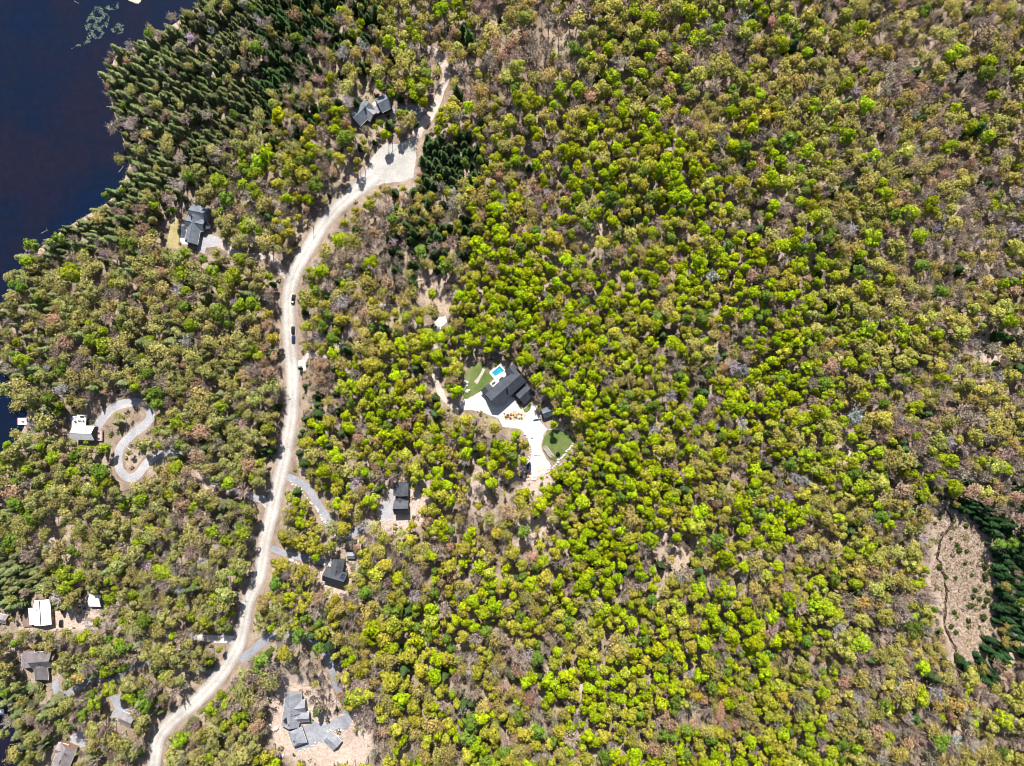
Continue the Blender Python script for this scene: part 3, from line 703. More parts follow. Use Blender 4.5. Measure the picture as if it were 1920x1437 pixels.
# --- white-roofed house with decks
CD = lambda x, y: (120 + x / 15.97, 760 + y / 15.97)
h = House('house', 'white metal-roofed house with raised decks by the looping drive', 'house', *CD(560, 850), 'white_metal_roof', 'dark_siding')
w1 = h.wing(CD(180, 834), CD(788, 852), 3.35, 4.6, 7.4, gutter=False); h.door(w1, -1, 0.3)
footprint([CD(170, 620), CD(890, 620), CD(960, 760), CD(960, 1080), CD(250, 1040)])
r_, db, dg = deck('deck', 'raised white sun deck with sofa and chairs beside the white-roofed house', [CD(385, 285), CD(672, 290), CD(656, 632), CD(380, 628)], 2.9, 'pale_deck')
furniture('sofa', 'black outdoor sofa on the raised white sun deck', 'sofa', *CD(545, 348), db, 2.9, 0, 'cushion', (2.0, 0.9))
table('deck_table', 'low dark table between the chairs on the raised white sun deck', *CD(525, 475), db, 2.9, 'cushion', (0.7, 0.7))
furniture('deck_chair', 'dark chair on the white sun deck, on the lake side of the table', 'chair', *CD(468, 478), db, 2.9, 1.2, 'cushion', (0.8, 0.8), 'chairs on the white sun deck')
furniture('deck_chair', 'dark chair on the white sun deck, on the drive side of the table', 'chair', *CD(590, 478), db, 2.9, -1.2, 'cushion', (0.8, 0.8), 'chairs on the white sun deck')
r_, db2, dg2 = deck('deck', 'lower weathered pinkish deck between the white sun deck and the lake', [CD(235, 320), CD(384, 320), CD(380, 625), CD(225, 620)], 2.3, 'deck_board')
furniture('deck_chair', 'brown chair on the lower pinkish deck', 'chair', *CD(350, 500), db2, 2.3, 0.8, 'brown_wood', (0.8, 0.8))
furniture('hammock_seat', 'blue covered seat on the lower pinkish deck', 'seat', *CD(262, 400), db2, 2.3, 1.5, 'blue_tarp', (1.4, 0.9))
r_, db3, dg3 = deck('deck', 'small pink deck with two chairs against the white-roofed house', [CD(962, 752), CD(1150, 752), CD(1150, 1068), CD(958, 1064)], 1.4, 'pink_deck')
for y, t in ((835, 'beside the drive'), (1000, 'on the side away from the drive')):
    furniture('deck_chair', 'dark red chair on the small pink deck, ' + t, 'chair', *CD(1045, y), db3, 1.4, 1.0, 'red_siding', (0.8, 0.8), 'chairs on the pink deck')

# --- white twin-slope house and its shed
CE = lambda x, y: (40 + x / 12, 1110 + y / 12)
h = House('house', 'low house with a bright white metal roof split by a dark ridge', 'house', *CE(420, 470), 'white_metal_roof', 'wood_siding')
w1 = h.wing(CE(408, 205), CE(440, 755), 4.3, 3.7, 4.9, hw2=4.0, gutter=False); h.wing(CE(240, 380), CE(275, 730), 2.2, 3.2, 3.9, gutter=False, windows=False)
MB().tube(h.L(w1['A'], 5.0), h.L(w1['B'], 5.0), 0.22, n=4).build('ridge_vent', 'dark_metal', h.root); h.vent(*CE(345, 420), 4.5); h.door(w1, -1, 0.6)
footprint([CE(180, 200), CE(590, 160), CE(690, 780), CE(230, 790)])
deck('deck', 'dark brown lakeside deck along the low white-roofed house', [CE(20, 560), CE(120, 370), CE(250, 780), CE(30, 790)], 1.2, 'brown_deck')
h = House('shed', 'square white-roofed shed at the end of the dirt yard', 'shed', *CE(1610, 290), 'white_metal_roof', 'grey_siding')
w1 = h.wing(CE(1500, 215), CE(1745, 222), 2.7, 3.0, 4.2, gutter=False); h.door(w1, 1, 0.6, 'garage_door', 'dark_metal', (1.8, 2.0))
footprint([CE(1450, 140), CE(1770, 150), CE(1740, 510), CE(1440, 380)])

# --- brown shingled house
CF = lambda x, y: (30 + x / 13.06, 1210 + y / 13.06)
h = House('house', 'rambling brown shingle-roofed house half under the trees near the lake', 'house', *CF(470, 520), 'brown_roof', 'wood_siding')
h.wing(CF(225, 180), CF(205, 560), 2.9, 3.4, 5.4, roof='taupe_roof'); w1 = h.wing(CF(300, 440), CF(790, 395), 3.9, 3.6, 6.4); h.wing(CF(520, 520), CF(545, 905), 3.2, 3.3, 5.6, hip=1.6); h.wing(CF(760, 345), CF(885, 360), 1.8, 3.0, 4.2, windows=False)
h.door(w1, 1, 0.2); h.vent(*CF(560, 470), 5.8)
footprint([CF(110, 150), CF(480, 210), CF(900, 280), CF(880, 560), CF(740, 900), CF(700, 960), CF(400, 930), CF(220, 680)])

# --- taupe house near the road, and the one at the lake corner
CG = lambda x, y: (190 + x / 17.96, 1290 + y / 17.96)
h = House('house', 'small taupe-roofed cottage at the end of a short asphalt drive', 'house', *CG(770, 1110), 'taupe_roof', 'grey_siding')
w1 = h.wing(CG(600, 1030), CG(985, 1195), 2.7, 2.9, 4.5); h.door(w1, -1, 0.5)
footprint([CG(560, 960), CG(1060, 1050), CG(960, 1330), CG(580, 1100)])
CH = lambda x, y: (80 + x / 19.2, 1370 + y / 19.2)
h = House('house', 'taupe-roofed house with a white stone terrace beside the lake corner', 'house', *CH(720, 1050), 'taupe_roof', 'wood_siding')
w1 = h.wing(CH(825, 660), CH(500, 1420), 4.2, 3.6, 6.0); h.wing(CH(450, 700), CH(800, 780), 2.6, 3.3, 5.0, windows=False)
h.vent(*CH(805, 860), 6.1); h.vent(*CH(640, 1080), 6.1); h.vent(*CH(610, 1155), 6.0); h.door(w1, 1, 0.3)
footprint([CH(330, 700), CH(520, 530), CH(1150, 720), CH(940, 1500), CH(300, 1400)])

# --- pale grey house with asphalt court and garage
CI = lambda x, y: (510 + x / 11.06, 1290 + y / 11.06)
h = House('house', 'large pale grey-roofed house with many gables on an asphalt court', 'house', *CI(440, 700), 'grey_roof', 'grey_siding')
h.wing(CI(405, 175), CI(385, 575), 4.0, 4.0, 6.8); h.wing(CI(420, 445), CI(662, 420), 2.7, 3.9, 6.0); h.wing(CI(388, 585), CI(352, 850), 3.7, 3.6, 6.1, hw2=4.6)
w2 = h.wing(CI(460, 655), CI(745, 640), 2.1, 3.3, 5.1); w3 = h.wing(CI(455, 900), CI(560, 1205), 3.4, 3.2, 4.6, hip=1.8)
h.chimney(*CI(285, 660), 5.6, (1.0, 1.3), 1.7, 'dark_metal'); h.vent(*CI(405, 540), 6.2); h.vent(*CI(345, 765), 6.0); h.vent(*CI(455, 1108), 4.6); h.door(w2, 1, 0.8); h.door(w3, 1, 0.5, 'garage_door', 'white_trim', (2.8, 2.1))
footprint([CI(300, 120), CI(600, 160), CI(680, 350), CI(780, 580), CI(770, 760), CI(620, 820), CI(700, 1150), CI(480, 1260), CI(340, 960), CI(180, 560)])
deck('deck', 'white front deck across the pale grey many-gabled house', [CI(330, 100), CI(600, 160), CI(585, 215), CI(310, 165)], 1.6, 'pale_deck')
h = House('garage', 'detached pale grey-roofed garage at the edge of the asphalt court', 'garage', *CI(1240, 1150), 'grey_roof', 'grey_siding')
w1 = h.wing(CI(1150, 1045), CI(1340, 1225), 2.9, 2.6, 3.8); h.door(w1, -1, 0.5, 'garage_door', 'white_trim', (2.6, 2.0))
footprint([CI(1070, 1130), CI(1240, 950), CI(1420, 1110), CI(1280, 1340)])

# --- dark house on the raised pad
CJ = lambda x, y: (700 + x / 13.69, 895 + y / 13.69)
h = House('house', 'dark charcoal-roofed three-part house with a dirt bank around it', 'house', *CJ(690, 600), 'charcoal_roof', 'dark_siding', 'dark_metal')
h.wing(CJ(695, 165), CJ(690, 482), 3.3, 5.6, 7.4); h.wing(CJ(690, 470), CJ(690, 760), 1.9, 4.2, 6.0); w1 = h.wing(CJ(512, 815), CJ(868, 806), 3.0, 5.4, 8.6)
h.vent(*CJ(688, 350), 7.4); h.vent(*CJ(650, 405), 7.2); h.vent(*CJ(683, 635), 6.0); h.door(w1, -1, 0.2)
footprint([CJ(510, 150), CJ(890, 150), CJ(890, 1000), CJ(500, 1020)])

# --- dark house with solar panels, and its shed
CK = lambda x, y: (590 + x / 17.96, 1030 + y / 17.96)
h = House('house', 'dark grey T-shaped house with solar panels on its roof', 'house', *CK(650, 820), 'charcoal_roof', 'dark_siding', 'dark_metal')
w1 = h.wing(CK(762, 415), CK(655, 960), 2.7, 4.2, 6.6); w2 = h.wing(CK(275, 895), CK(965, 1105), 3.2, 4.2, 7.4, roof='slate_roof')
h.vent(*CK(735, 735), 6.6); h.door(w2, 1, 0.3)
# panels in two rows on the slope that faces the sun
for i in range(4):
    for j in range(2):
        t = 0.78 + 0.052 * i; o = 0.9 + 1.15 * j
        n_ = w2['n'] if w2['n'][1] > 0 else -w2['n']
        pts = []
        for dt, do in ((0, 0), (0.048, 0), (0.048, 1.05), (0, 1.05)):
            q = w2['A'] + w2['d'] * w2['ln'] * (t + dt) + n_ * (o + do)
            pts.append(h.L(q, w2['ridge'] - w2['slope'] * (o + do) + 0.10))
        MB().add(pts + [(p[0], p[1], p[2] - 0.06) for p in pts], [(0, 1, 2, 3), (7, 6, 5, 4), (0, 4, 5, 1), (1, 5, 6, 2), (2, 6, 7, 3), (3, 7, 4, 0)]).build('solar_panel', 'solar_glass', w2['roof'])
footprint([CK(260, 640), CK(620, 400), CK(1000, 430), CK(1060, 1000), CK(1000, 1280), CK(320, 1180)])
h = House('shed', 'narrow grey-roofed shed behind the house with solar panels', 'shed', *CK(1230, 245), 'grey_roof', 'dark_siding', 'dark_metal')
w1 = h.wing(CK(1105, 225), CK(1345, 235), 1.2, 2.2, 3.0); h.door(w1, 1, 0.4)
footprint([CK(1080, 150), CK(1360, 150), CK(1350, 330), CK(1100, 320)])
h = House('shed', 'grey boathouse roof on the lake bank below the twin-slope white roof', 'shed', 2, 1166, 'taupe_roof', 'wood_siding')
w1 = h.wing((-8, 1160), (9, 1164), 1.9, 2.6, 3.8)
footprint([(-10, 1152), (14, 1152), (14, 1176), (-10, 1176)])

# ------------------------------------------------------------------ vehicles
def wheel(r, x, y, rad=0.34):
    w = MB().tube((x, y - 0.11, rad), (x, y + 0.11, rad), rad, n=14).build('wheel', 'tyre_rubber', r)
    s = 1 if y > 0 else -1
    MB().tube((x, y + s * 0.112, rad), (x, y + s * 0.13, rad), rad * 0.62, n=10).build('rim', 'rim_metal', w)
def loft(sections, name, mat, parent):
    """sections: (x, half_width_bottom, half_width_top, z0, z1)"""
    V = []; F = []
    for x, wb, wt, z0, z1 in sections:
        zm = z0 + (z1 - z0) * 0.55; wm = max(wb, wt) * 1.0
        V += [(x, -wb, z0), (x, -wm, zm), (x, -wt, z1), (x, wt, z1), (x, wm, zm), (x, wb, z0)]
    n = len(sections)
    for i in range(n - 1):
        for k in range(6):
            F.append((i * 6 + k, i * 6 + (k + 1) % 6, (i + 1) * 6 + (k + 1) % 6, (i + 1) * 6 + k))
    F += [tuple(range(6)), tuple(range((n - 1) * 6, n * 6))[::-1]]
    return MB().add(V, F).build(name, mat, parent)
def car(name, label, u, v, heading, paint, length=4.5, pickup=False):
    g = G(u, v)
    r = thing(name, label, 'truck' if pickup else 'car', (g[0], g[1], float(g[2]) + 0.11), heading)
    L_ = length / 2; w = 0.92
    body = loft([(-L_, 0.72, 0.66, 0.38, 0.78), (-L_ + 0.15, 0.88, 0.82, 0.26, 0.95), (-0.9, w, 0.86, 0.24, 0.98), (0.8, w, 0.86, 0.24, 0.98), (L_ - 0.5, 0.9, 0.80, 0.26, 0.88), (L_, 0.7, 0.62, 0.36, 0.68)], 'body', paint, r)
    a, b = (-0.35, 0.95) if pickup else (-L_ + 0.35, 0.85)
    c0, c1 = a + 0.25, b - 0.45
    loft([(a, 0.80, 0.76, 0.955, 1.02), (c0, 0.80, 0.66, 0.96, 1.46), (c1, 0.80, 0.66, 0.96, 1.48), (b, 0.82, 0.78, 0.955, 1.0)], 'cabin', paint, r)
    MB().add([(b + 0.03, -0.7, 1.02), (b + 0.03, 0.7, 1.02), (c1 + 0.06, 0.58, 1.45), (c1 + 0.06, -0.58, 1.45)], [(0, 1, 2, 3)]).build('windscreen', 'window_glass', r)
    MB().add([(a - 0.03, 0.7, 1.04), (a - 0.03, -0.7, 1.04), (c0 - 0.06, -0.58, 1.43), (c0 - 0.06, 0.58, 1.43)], [(0, 1, 2, 3)]).build('rear_window', 'window_glass', r)
    for s in (-1, 1):
        MB().add([(c0, s * 0.815, 1.06), (c1, s * 0.815, 1.06), (c1 - 0.05, s * 0.715, 1.40), (c0 + 0.05, s * 0.715, 1.40)], [(0, 1, 2, 3)]).build('side_window', 'window_glass', r)
        MB().box((L_ - 0.08, s * 0.55, 0.64), (0.1, 0.28, 0.12)).build('headlight', 'lamp_glass', r)
        MB().box((-L_ + 0.06, s * 0.62, 0.74), (0.08, 0.2, 0.14)).build('taillight', 'tail_glass', r)
        MB().box((c1 + 0.3, s * 0.99, 1.02), (0.12, 0.16, 0.12)).build('wing_mirror', paint, r)
        for x in (-L_ + 0.85, L_ - 0.9): wheel(r, x, s * 0.86)
    if pickup:
        MB().box((-L_ + 0.95, 0, 0.99), (1.6, 1.35, 0.03)).build('cargo_bed', 'dark_metal', r)
        MB().box((-L_ + 1.15, 0.05, 1.16), (0.75, 0.9, 0.3)).build('cargo_box', 'white_trim', r)
    return r
car('pickup_truck', 'black pickup with a white box in its bed, parked on the gravel road', 550.7, 561.5, math.radians(82), 'black_paint', 5.4, True)
car('parked_car', 'black car on the gravel road, parked between pickup and blue car', 550.2, 619.4, math.radians(91), 'black_paint', 4.2)
car('parked_car', 'dark blue car last in the line parked on the gravel road', 550.9, 636.5, math.radians(91), 'navy_paint', 4.5)
car('parked_car', 'white car parked on the pale gravel court beside the shed', *C2(1405, 1178), math.radians(10), 'white_paint', 4.2)
car('parked_car', 'black car parked in the dirt yard by the low white-roofed house', *CE(910, 705), math.radians(90), 'black_paint', 4.0)

# ------------------------------------------------------------------ small things
def covered_boat():
    u, v = 930 + 592 / 9.58, 760 + 1110 / 9.58
    g = G(u, v)
    r = thing('boat', 'boat under a dark cover at the end of the gravel court', 'boat', (g[0], g[1], float(g[2]) + 0.06), math.radians(82))
    loft([(-2.6, 0.75, 0.95, 0.45, 1.0), (-1.0, 0.8, 1.1, 0.4, 1.05), (1.0, 0.7, 1.05, 0.4, 1.1), (2.2, 0.35, 0.6, 0.5, 1.15), (2.9, 0.05, 0.08, 0.8, 1.2)], 'hull', 'navy_paint', r)
    loft([(-2.62, 0.97, 0.5, 1.0, 1.2), (-1.0, 1.13, 0.35, 1.04, 1.6), (0.6, 1.1, 0.3, 1.08, 1.62), (2.2, 0.62, 0.12, 1.14, 1.4), (2.92, 0.09, 0.03, 1.19, 1.25)], 'cover', 'boat_cover', r)
    MB().box((-0.2, 0.6, 0.36), (4.6, 0.12, 0.12)).box((-0.2, -0.6, 0.36), (4.6, 0.12, 0.12)).box((2.9, 0, 0.36), (1.8, 0.1, 0.1)).build('trailer_frame', 'dark_metal', r)
    for s in (-1, 1): wheel(r, -0.9, s * 0.95, 0.3)
covered_boat()
def pole(u, v, label, hgt=9.5, lamp=True, ang=0.0):
    g = G(u, v)
    r = thing('utility_pole', label, 'pole', (g[0], g[1], float(g[2]) - 0.3), ang)
    MB().tube((0, 0, 0), (0, 0, hgt), 0.17, 0.11, 8).build('post', 'pole_wood', r)
    MB().box((0, 0, hgt - 0.8), (2.2, 0.12, 0.14)).build('crossarm', 'pole_wood', r)
    for x in (-0.95, 0.95): MB().tube((x, 0, hgt - 0.73), (x, 0, hgt - 0.5), 0.06, n=6).build('insulator', 'white_trim', r)
    if lamp:
        MB().tube((0, 0, hgt - 1.6), (1.9, 0, hgt - 1.2), 0.05, n=5).build('lamp_arm', 'rim_metal', r)
        MB().box((2.1, 0, hgt - 1.22), (0.6, 0.25, 0.14)).build('lamp_head', 'rim_metal', r)
for u, v, t, a in ((735.7, 264.5, 'pole on the rim of the turning circle below the slate house', 0.5), (685, 318, 'pole where the road opens into the turning circle', 0.9), (588, 425, 'pole on the outside of the long road bend', 1.0), (523, 836, 'pole on the lake side of the straight road, near the asphalt drive', 2.9), (459, 1104, 'pole beside the road above the pale gravel drive', 2.8), (567, 690, 'pole at the mouth of the old dirt track', 0.2)):
    pole(u, v, 'grey wooden utility ' + t, 9.0, True, a)

def stone_mesh(seed, r=1.0):
    rg = random.Random(seed)
    bm = bmesh.new(); bmesh.ops.create_icosphere(bm, subdivisions=1, radius=r)
    sx, sy, sz = rg.uniform(0.8, 1.3), rg.uniform(0.7, 1.0), rg.uniform(0.5, 0.8)
    for v in bm.verts:
        k = rg.uniform(0.8, 1.15); v.co = Vector((v.co.x * sx * k, v.co.y * sy * k, v.co.z * sz * k + 0.25))
    me = bpy.data.meshes.new('stone'); bm.to_mesh(me); bm.free(); return me
STONES = [stone_mesh(i) for i in range(6)]; PALES = [stone_mesh(20 + i) for i in range(6)]
for m in STONES: m.materials.append(MATS['boulder_stone'])
for m in PALES: m.materials.append(MATS['pale_stone'])
def stone_wall(label, px, size=0.75, step=1.25, pool=PALES, rows=1):
    w3 = resample([G(u, v) for u, v in px], step)
    c = w3.mean(0); z0 = float(hzs(c[0], c[1]))
    r = thing('boulder_wall', label, 'stone wall', (c[0], c[1], z0))
    for i, q in enumerate(w3):
        for k in range(rows):
            o = bpy.data.objects.new('boulder', random.choice(pool))
            dx, dy = RNG.normal(0, 0.25, 2)
            o.location = (q[0] - c[0] + dx, q[1] - c[1] + dy - k * 0.9, float(hzs(q[0], q[1])) - z0 + 0.05)
            s = size * random.uniform(0.7, 1.25); o.scale = (s, s, s); o.rotation_euler = (0, 0, random.uniform(0, 6))
            o.parent = r; COL.objects.link(o)
stone_wall('curved boulder wall below the lawn of the pool house', A1([(1128, 1040), (1090, 1075), (1060, 1112), (1030, 1145), (1000, 1178), (965, 1215), (930, 1250), (900, 1275), (870, 1297), (835, 1312), (800, 1324), (745, 1330)]), 0.7, 1.1)
stone_wall('boulder edging along the wooded side of the gravel court', A1([(745, 1000), (770, 1035), (775, 1070), (790, 1110), (795, 1150), (775, 1190), (750, 1240)]), 0.6, 1.6)
stone_wall('row of pale boulders edging the asphalt court of the many-gabled house', CI_ := [CI(560, 1310), CI(640, 1285), CI(740, 1262), CI(850, 1205), CI(920, 1140), CI(975, 1120)], 0.6, 1.0)
stone_wall('pale stone edging beyond the asphalt court, towards the woods', [CI(1150, 885), CI(1280, 890), CI(1420, 880), CI(1540, 875)], 0.6, 1.2)
stone_wall('boulder retaining wall along the bend of the asphalt drive', [(592, 950), (605, 975), (618, 996), (636, 1010), (654, 1018)], 0.7, 1.3)
stone_wall('pale boulder row at the roadside drive of the dark house', [(545, 905), (560, 915), (572, 930), (585, 945)], 0.6, 1.7)
stone_wall('boulder row beside the drive to the house with solar panels', [(545, 1050), (556, 1055), (567, 1060), (580, 1064)], 0.8, 1.6)
stone_wall('low stone wall at the lower end of the dirt bank', [CJ(180, 1130), CJ(320, 1110), CJ(480, 1100), CJ(620, 1085)], 0.45, 1.0)
BOULDERS = [(A1([(345, 655)])[0], 'big pale boulder on the edge of the pool house lawn', 1.7), (A1([(350, 675)])[0], 'second pale boulder at the edge of the pool house lawn', 1.3), (A1([(358, 710)])[0], 'pale flat boulder at the lower corner of the pool house lawn', 1.5),
    (A1([(355, 718)])[0], 'small pale boulder beside the flat one at the lawn corner', 1.0), (A1([(845, 825)])[0], 'pale boulder in the brush behind the shed by the white car', 1.3), (A1([(800, 1035)])[0], 'brownish boulder standing on the white gravel court', 0.9),
    (CI(70, 850), 'large white boulder on the bank behind the many-gabled house', 2.0), (CI(-40, 760), 'pale boulder high on the bank behind the many-gabled house', 1.4), (CI(230, 1400), 'lone white boulder in the cleared slope below the many-gabled house', 1.3), (CC(1240, 470), 'pale boulder ringed by dry grass near the blue-grey house', 1.1),
    (CB(1745, 1330), 'dark boulder at the mouth of the upper drive', 0.8), (CB(1700, 1390), 'dark boulder next to another at the upper drive', 0.7), (CB(1800, 1290), 'dark boulder on the forest side of the upper drive mouth', 0.7), (CK(340, 520), 'pale boulder beside the T-shaped house', 0.9), (CK(510, 545), 'pale boulder against the wall of the T-shaped house', 1.1), (CK(170, 1170), 'mossy boulder below the T-shaped house', 0.9)]
for i, ((u, v), t, s) in enumerate(BOULDERS):
    g = G(u, v)
    o = bpy.data.objects.new('rock', (STONES if 'dark' in t or 'brown' in t or 'mossy' in t else PALES)[i % 6]); COL.objects.link(o)
    o.location = (g[0], g[1], float(g[2]) + 0.02); o.scale = (s * 0.8,) * 3; o.rotation_euler = (0, 0, i * 1.7); tag(o, t, 'boulder')
# rockery stones between the garage and the court
for i in range(16):
    u, v = A1([(620 + (i % 8) * 17 + random.uniform(-6, 6), 880 + (i // 8) * 22 + random.uniform(-6, 6))])[0]
    g = G(u, v); o = bpy.data.objects.new('rockery_stone', STONES[i % 6]); COL.objects.link(o)
    s = random.uniform(0.3, 0.6); o.location = (g[0], g[1], float(g[2]) + 0.08); o.scale = (s, s, s); o.rotation_euler = (0, 0, i * 2.1)
    tag(o, 'tan stone in the orange rockery between garage and gravel court', 'stone', 'rockery stones')
# raised beds on the lower lawn
for i in range(9):
    u, v = A1([(893 + i * 5.9, 1101 + i * 8.0)])[0]
    g = G(u, v); r = thing('raised_bed', 'timber-edged planting bed in the row on the lawn below the shed', 'planter', (g[0], g[1], float(g[2]) + 0.09), math.radians(22), 'raised beds on the lower lawn')
    MB().box((0, 0, 0.2), (2.0, 0.9, 0.3)).build('soil', 'bed_soil', r)
    for s in (-1, 1):
        MB().box((0, s * 0.5, 0.22), (2.2, 0.1, 0.44)).build('board', 'deck_board', r); MB().box((s * 1.05, 0, 0.22), (0.1, 0.9, 0.44)).build('board', 'deck_board', r)
def fence(label, px, step=2.2, hgt=1.1, mat='white_trim'):
    w3 = resample([G(u, v) for u, v in px], step); c = w3[0]
    r = thing('fence', label, 'fence', (c[0], c[1], float(c[2])))
    prev = None
    for q in w3:
        z = float(hzs(q[0], q[1])) - float(c[2])
        p = (q[0] - c[0], q[1] - c[1], z)
        MB().box((p[0], p[1], z + hgt / 2), (0.14, 0.14, hgt)).build('post', mat, r)
        if prev:
            for zz in (0.45, 0.9): MB().tube((prev[0], prev[1], prev[2] + zz), (p[0], p[1], p[2] + zz), 0.045, n=4).build('rail', mat, r)
        prev = p
fence('white post-and-rail fence between the lower lawn and the woods', A1([(905, 982), (960, 975), (1030, 988), (1080, 1015), (1118, 1045)]))
fence('dark timber fence below the dry lawn of the blue-grey house', [CC(130, 1215), CC(260, 1255), CC(400, 1300)], 1.6, 1.2, 'brown_wood')
fence('dark timber fence along the forecourt of the blue-grey house', [CC(770, 1275), CC(860, 1310), CC(950, 1345)], 1.6, 1.2, 'brown_wood')
# clutter by the boat
for (x, y), nm, lb, mt, sz in (((500, 1285), 'storage_bin', 'white storage bin by the covered boat', 'white_trim', (1.4, 1.1, 1.0)), ((575, 1262), 'equipment_crate', 'orange crate behind the covered boat', 'orange_plastic', (1.3, 0.9, 0.8)), ((545, 1225), 'storage_bin', 'dark bin touching the bow of the covered boat', 'dark_metal', (1.0, 0.9, 0.9)), ((620, 1215), 'storage_bin', 'small grey bin beside the covered boat on the gravel', 'rim_metal', (0.9, 0.7, 0.8)), ((455, 1290), 'storage_bin', 'black bin under the trees past the white bin', 'dark_metal', (1.3, 1.1, 1.1))):
    u, v = 930 + x / 9.58, 760 + y / 9.58; g = G(u, v)
    r = thing(nm, lb, 'bin' if 'bin' in nm else 'crate', (g[0], g[1], float(g[2]) + 0.05), random.uniform(0, 1))
    MB().box((0, 0, sz[2] * 0.44), (sz[0], sz[1], sz[2] * 0.88)).build('body', mt, r); MB().box((0, 0, sz[2] * 0.94), (sz[0] + 0.08, sz[1] + 0.08, sz[2] * 0.1)).build('lid', mt, r)
# docks
def dock(label, u0, v0, u1, v1, red=True):
    a = W(u0, v0, 0.6); b = W(u1, v1, 0.6); c = (a + b) / 2; sx, sy = abs(b[0] - a[0]), abs(b[1] - a[1])
    r = thing('dock', label, 'dock', (c[0], c[1], 0.0))
    n = max(3, int(sx / 0.5))
    for i in range(n):
        MB().box((-sx / 2 + (i + 0.5) * sx / n, 0, 0.56), (sx / n * 0.95, sy, 0.1)).build('plank', 'pale_deck', r)
    MB().box((0, 0, 0.26), (sx * 0.94, sy * 0.9, 0.48)).build('float', 'white_trim', r)
    if red: MB().box((-sx / 2 - 0.2, 0, 0.45), (0.38, sy, 0.5)).build('bumper', 'red_paint', r)
    return r
dock('white floating dock with a red edge in the lake', 33.5, 784, 50, 797)
furniture('dock_chair', 'red chair on the white floating dock', 'chair', 44, 791, 0.0, 0.61, 1.4, 'red_paint', (0.9, 0.9))
dock('white dock end at the reedy lake bank', -8, 1330, 7, 1340, False)
def gangway():
    a = W(50.5, 793, 0.6); b = G(70, 800)
    r = thing('gangway', 'narrow plank gangway from the shore to the floating dock', 'gangway', (a[0], a[1], 0.0))
    n = 8
    for i in range(n):
        q = (b[:2] - a) * (i + 0.5) / n
        MB().box((q[0], q[1], 0.6 + (float(b[2]) - 0.4) * max(0, (i + 0.5) / n - 0.3)), (np.linalg.norm(b[:2] - a) / n * 0.92, 1.2, 0.1), math.atan2(b[1] - a[1], b[0] - a[0])).build('plank', 'deck_board', r)
    for i in (0.05, 0.5): MB().box((*((b[:2] - a) * i), -0.6), (0.2, 0.9, 2.2)).build('pile', 'brown_wood', r)
gangway()
# timber heap by the white shed
def timber_heap():
    g = G(*CE(1520, 720)); r = thing('timber_pile', 'scattered heap of pale cut timber beside the white-roofed shed', 'timber pile', (g[0], g[1], float(g[2])))
    for i in range(26):
        a = random.uniform(0, math.pi); l = random.uniform(1.2, 3.2); x, y = RNG.normal(0, 2.0), RNG.normal(0, 1.6); z = 0.12 + 0.1 * (i % 4)
        MB().tube((x - l / 2 * math.cos(a), y - l / 2 * math.sin(a), z), (x + l / 2 * math.cos(a), y + l / 2 * math.sin(a), z + random.uniform(-0.05, 0.2)), 0.12, 0.09, 5).build('log', 'deck_board' if i % 3 else 'brown_wood', r)
timber_heap()
# islet, weeds
def islet():
    c = W(253, -10, 0.0); bm = bmesh.new(); bmesh.ops.create_icosphere(bm, subdivisions=3, radius=1.0)
    for v in bm.verts:
        k = 1 + 0.12 * math.sin(v.co.x * 5) + 0.1 * math.cos(v.co.y * 6); v.co = Vector((v.co.x * 5.4 * k, v.co.y * 4.4 * k, v.co.z * 0.7 * k))
    me = bpy.data.meshes.new('islet'); bm.to_mesh(me); bm.free()
    o = link('islet', me, 'sand', loc=(c[0], c[1], 0)); structure(o)
islet()
def weeds():
    V = []; F = []
    poly = from_crop(0, 0, 4.79, [(850, 60), (890, 50), (930, 70), (1030, 30), (1070, 20), (1060, 90), (980, 90), (985, 150), (960, 260), (910, 340), (800, 385), (650, 450), (640, 430), (770, 370), (775, 270), (755, 240), (800, 140)]); poly2 = from_crop(0, 0, 4.79, [(1000, 240), (1050, 200), (1110, 220), (1110, 290), (1060, 310), (1000, 285)])
    n = 0
    while n < 850:
        u, v = random.uniform(125, 240), random.uniform(0, 100)
        a = np.array([u]); b = np.array([v])
        if not (inside(a, b, poly)[0] or (inside(a, b, poly2)[0])): continue
        if math.sin(u * 0.31 + 2 * math.sin(v * 0.17)) + math.cos(v * 0.37 + 1.7 * math.sin(u * 0.23)) + random.uniform(-1.9, 1.2) < 0: continue
        c = W(u, v, 0.03); r = random.uniform(0.1, 0.42); k = len(V); t0 = random.uniform(0, 6); el = random.uniform(0.35, 1)
        for i in range(5):
            t = t0 + i * 1.2566; V.append((c[0] + r * math.cos(t), c[1] + r * el * math.sin(t), 0.03 + 0.01 * (n % 4)))
        F.append(tuple(range(k, k + 5))); n += 1
    me = tri_mesh('floating_weeds', V, F)
    stuff(link('floating_weeds', me, 'weed_leaf'), 'pale patch of floating water weeds on the dark lake', 'water weeds')
weeds()


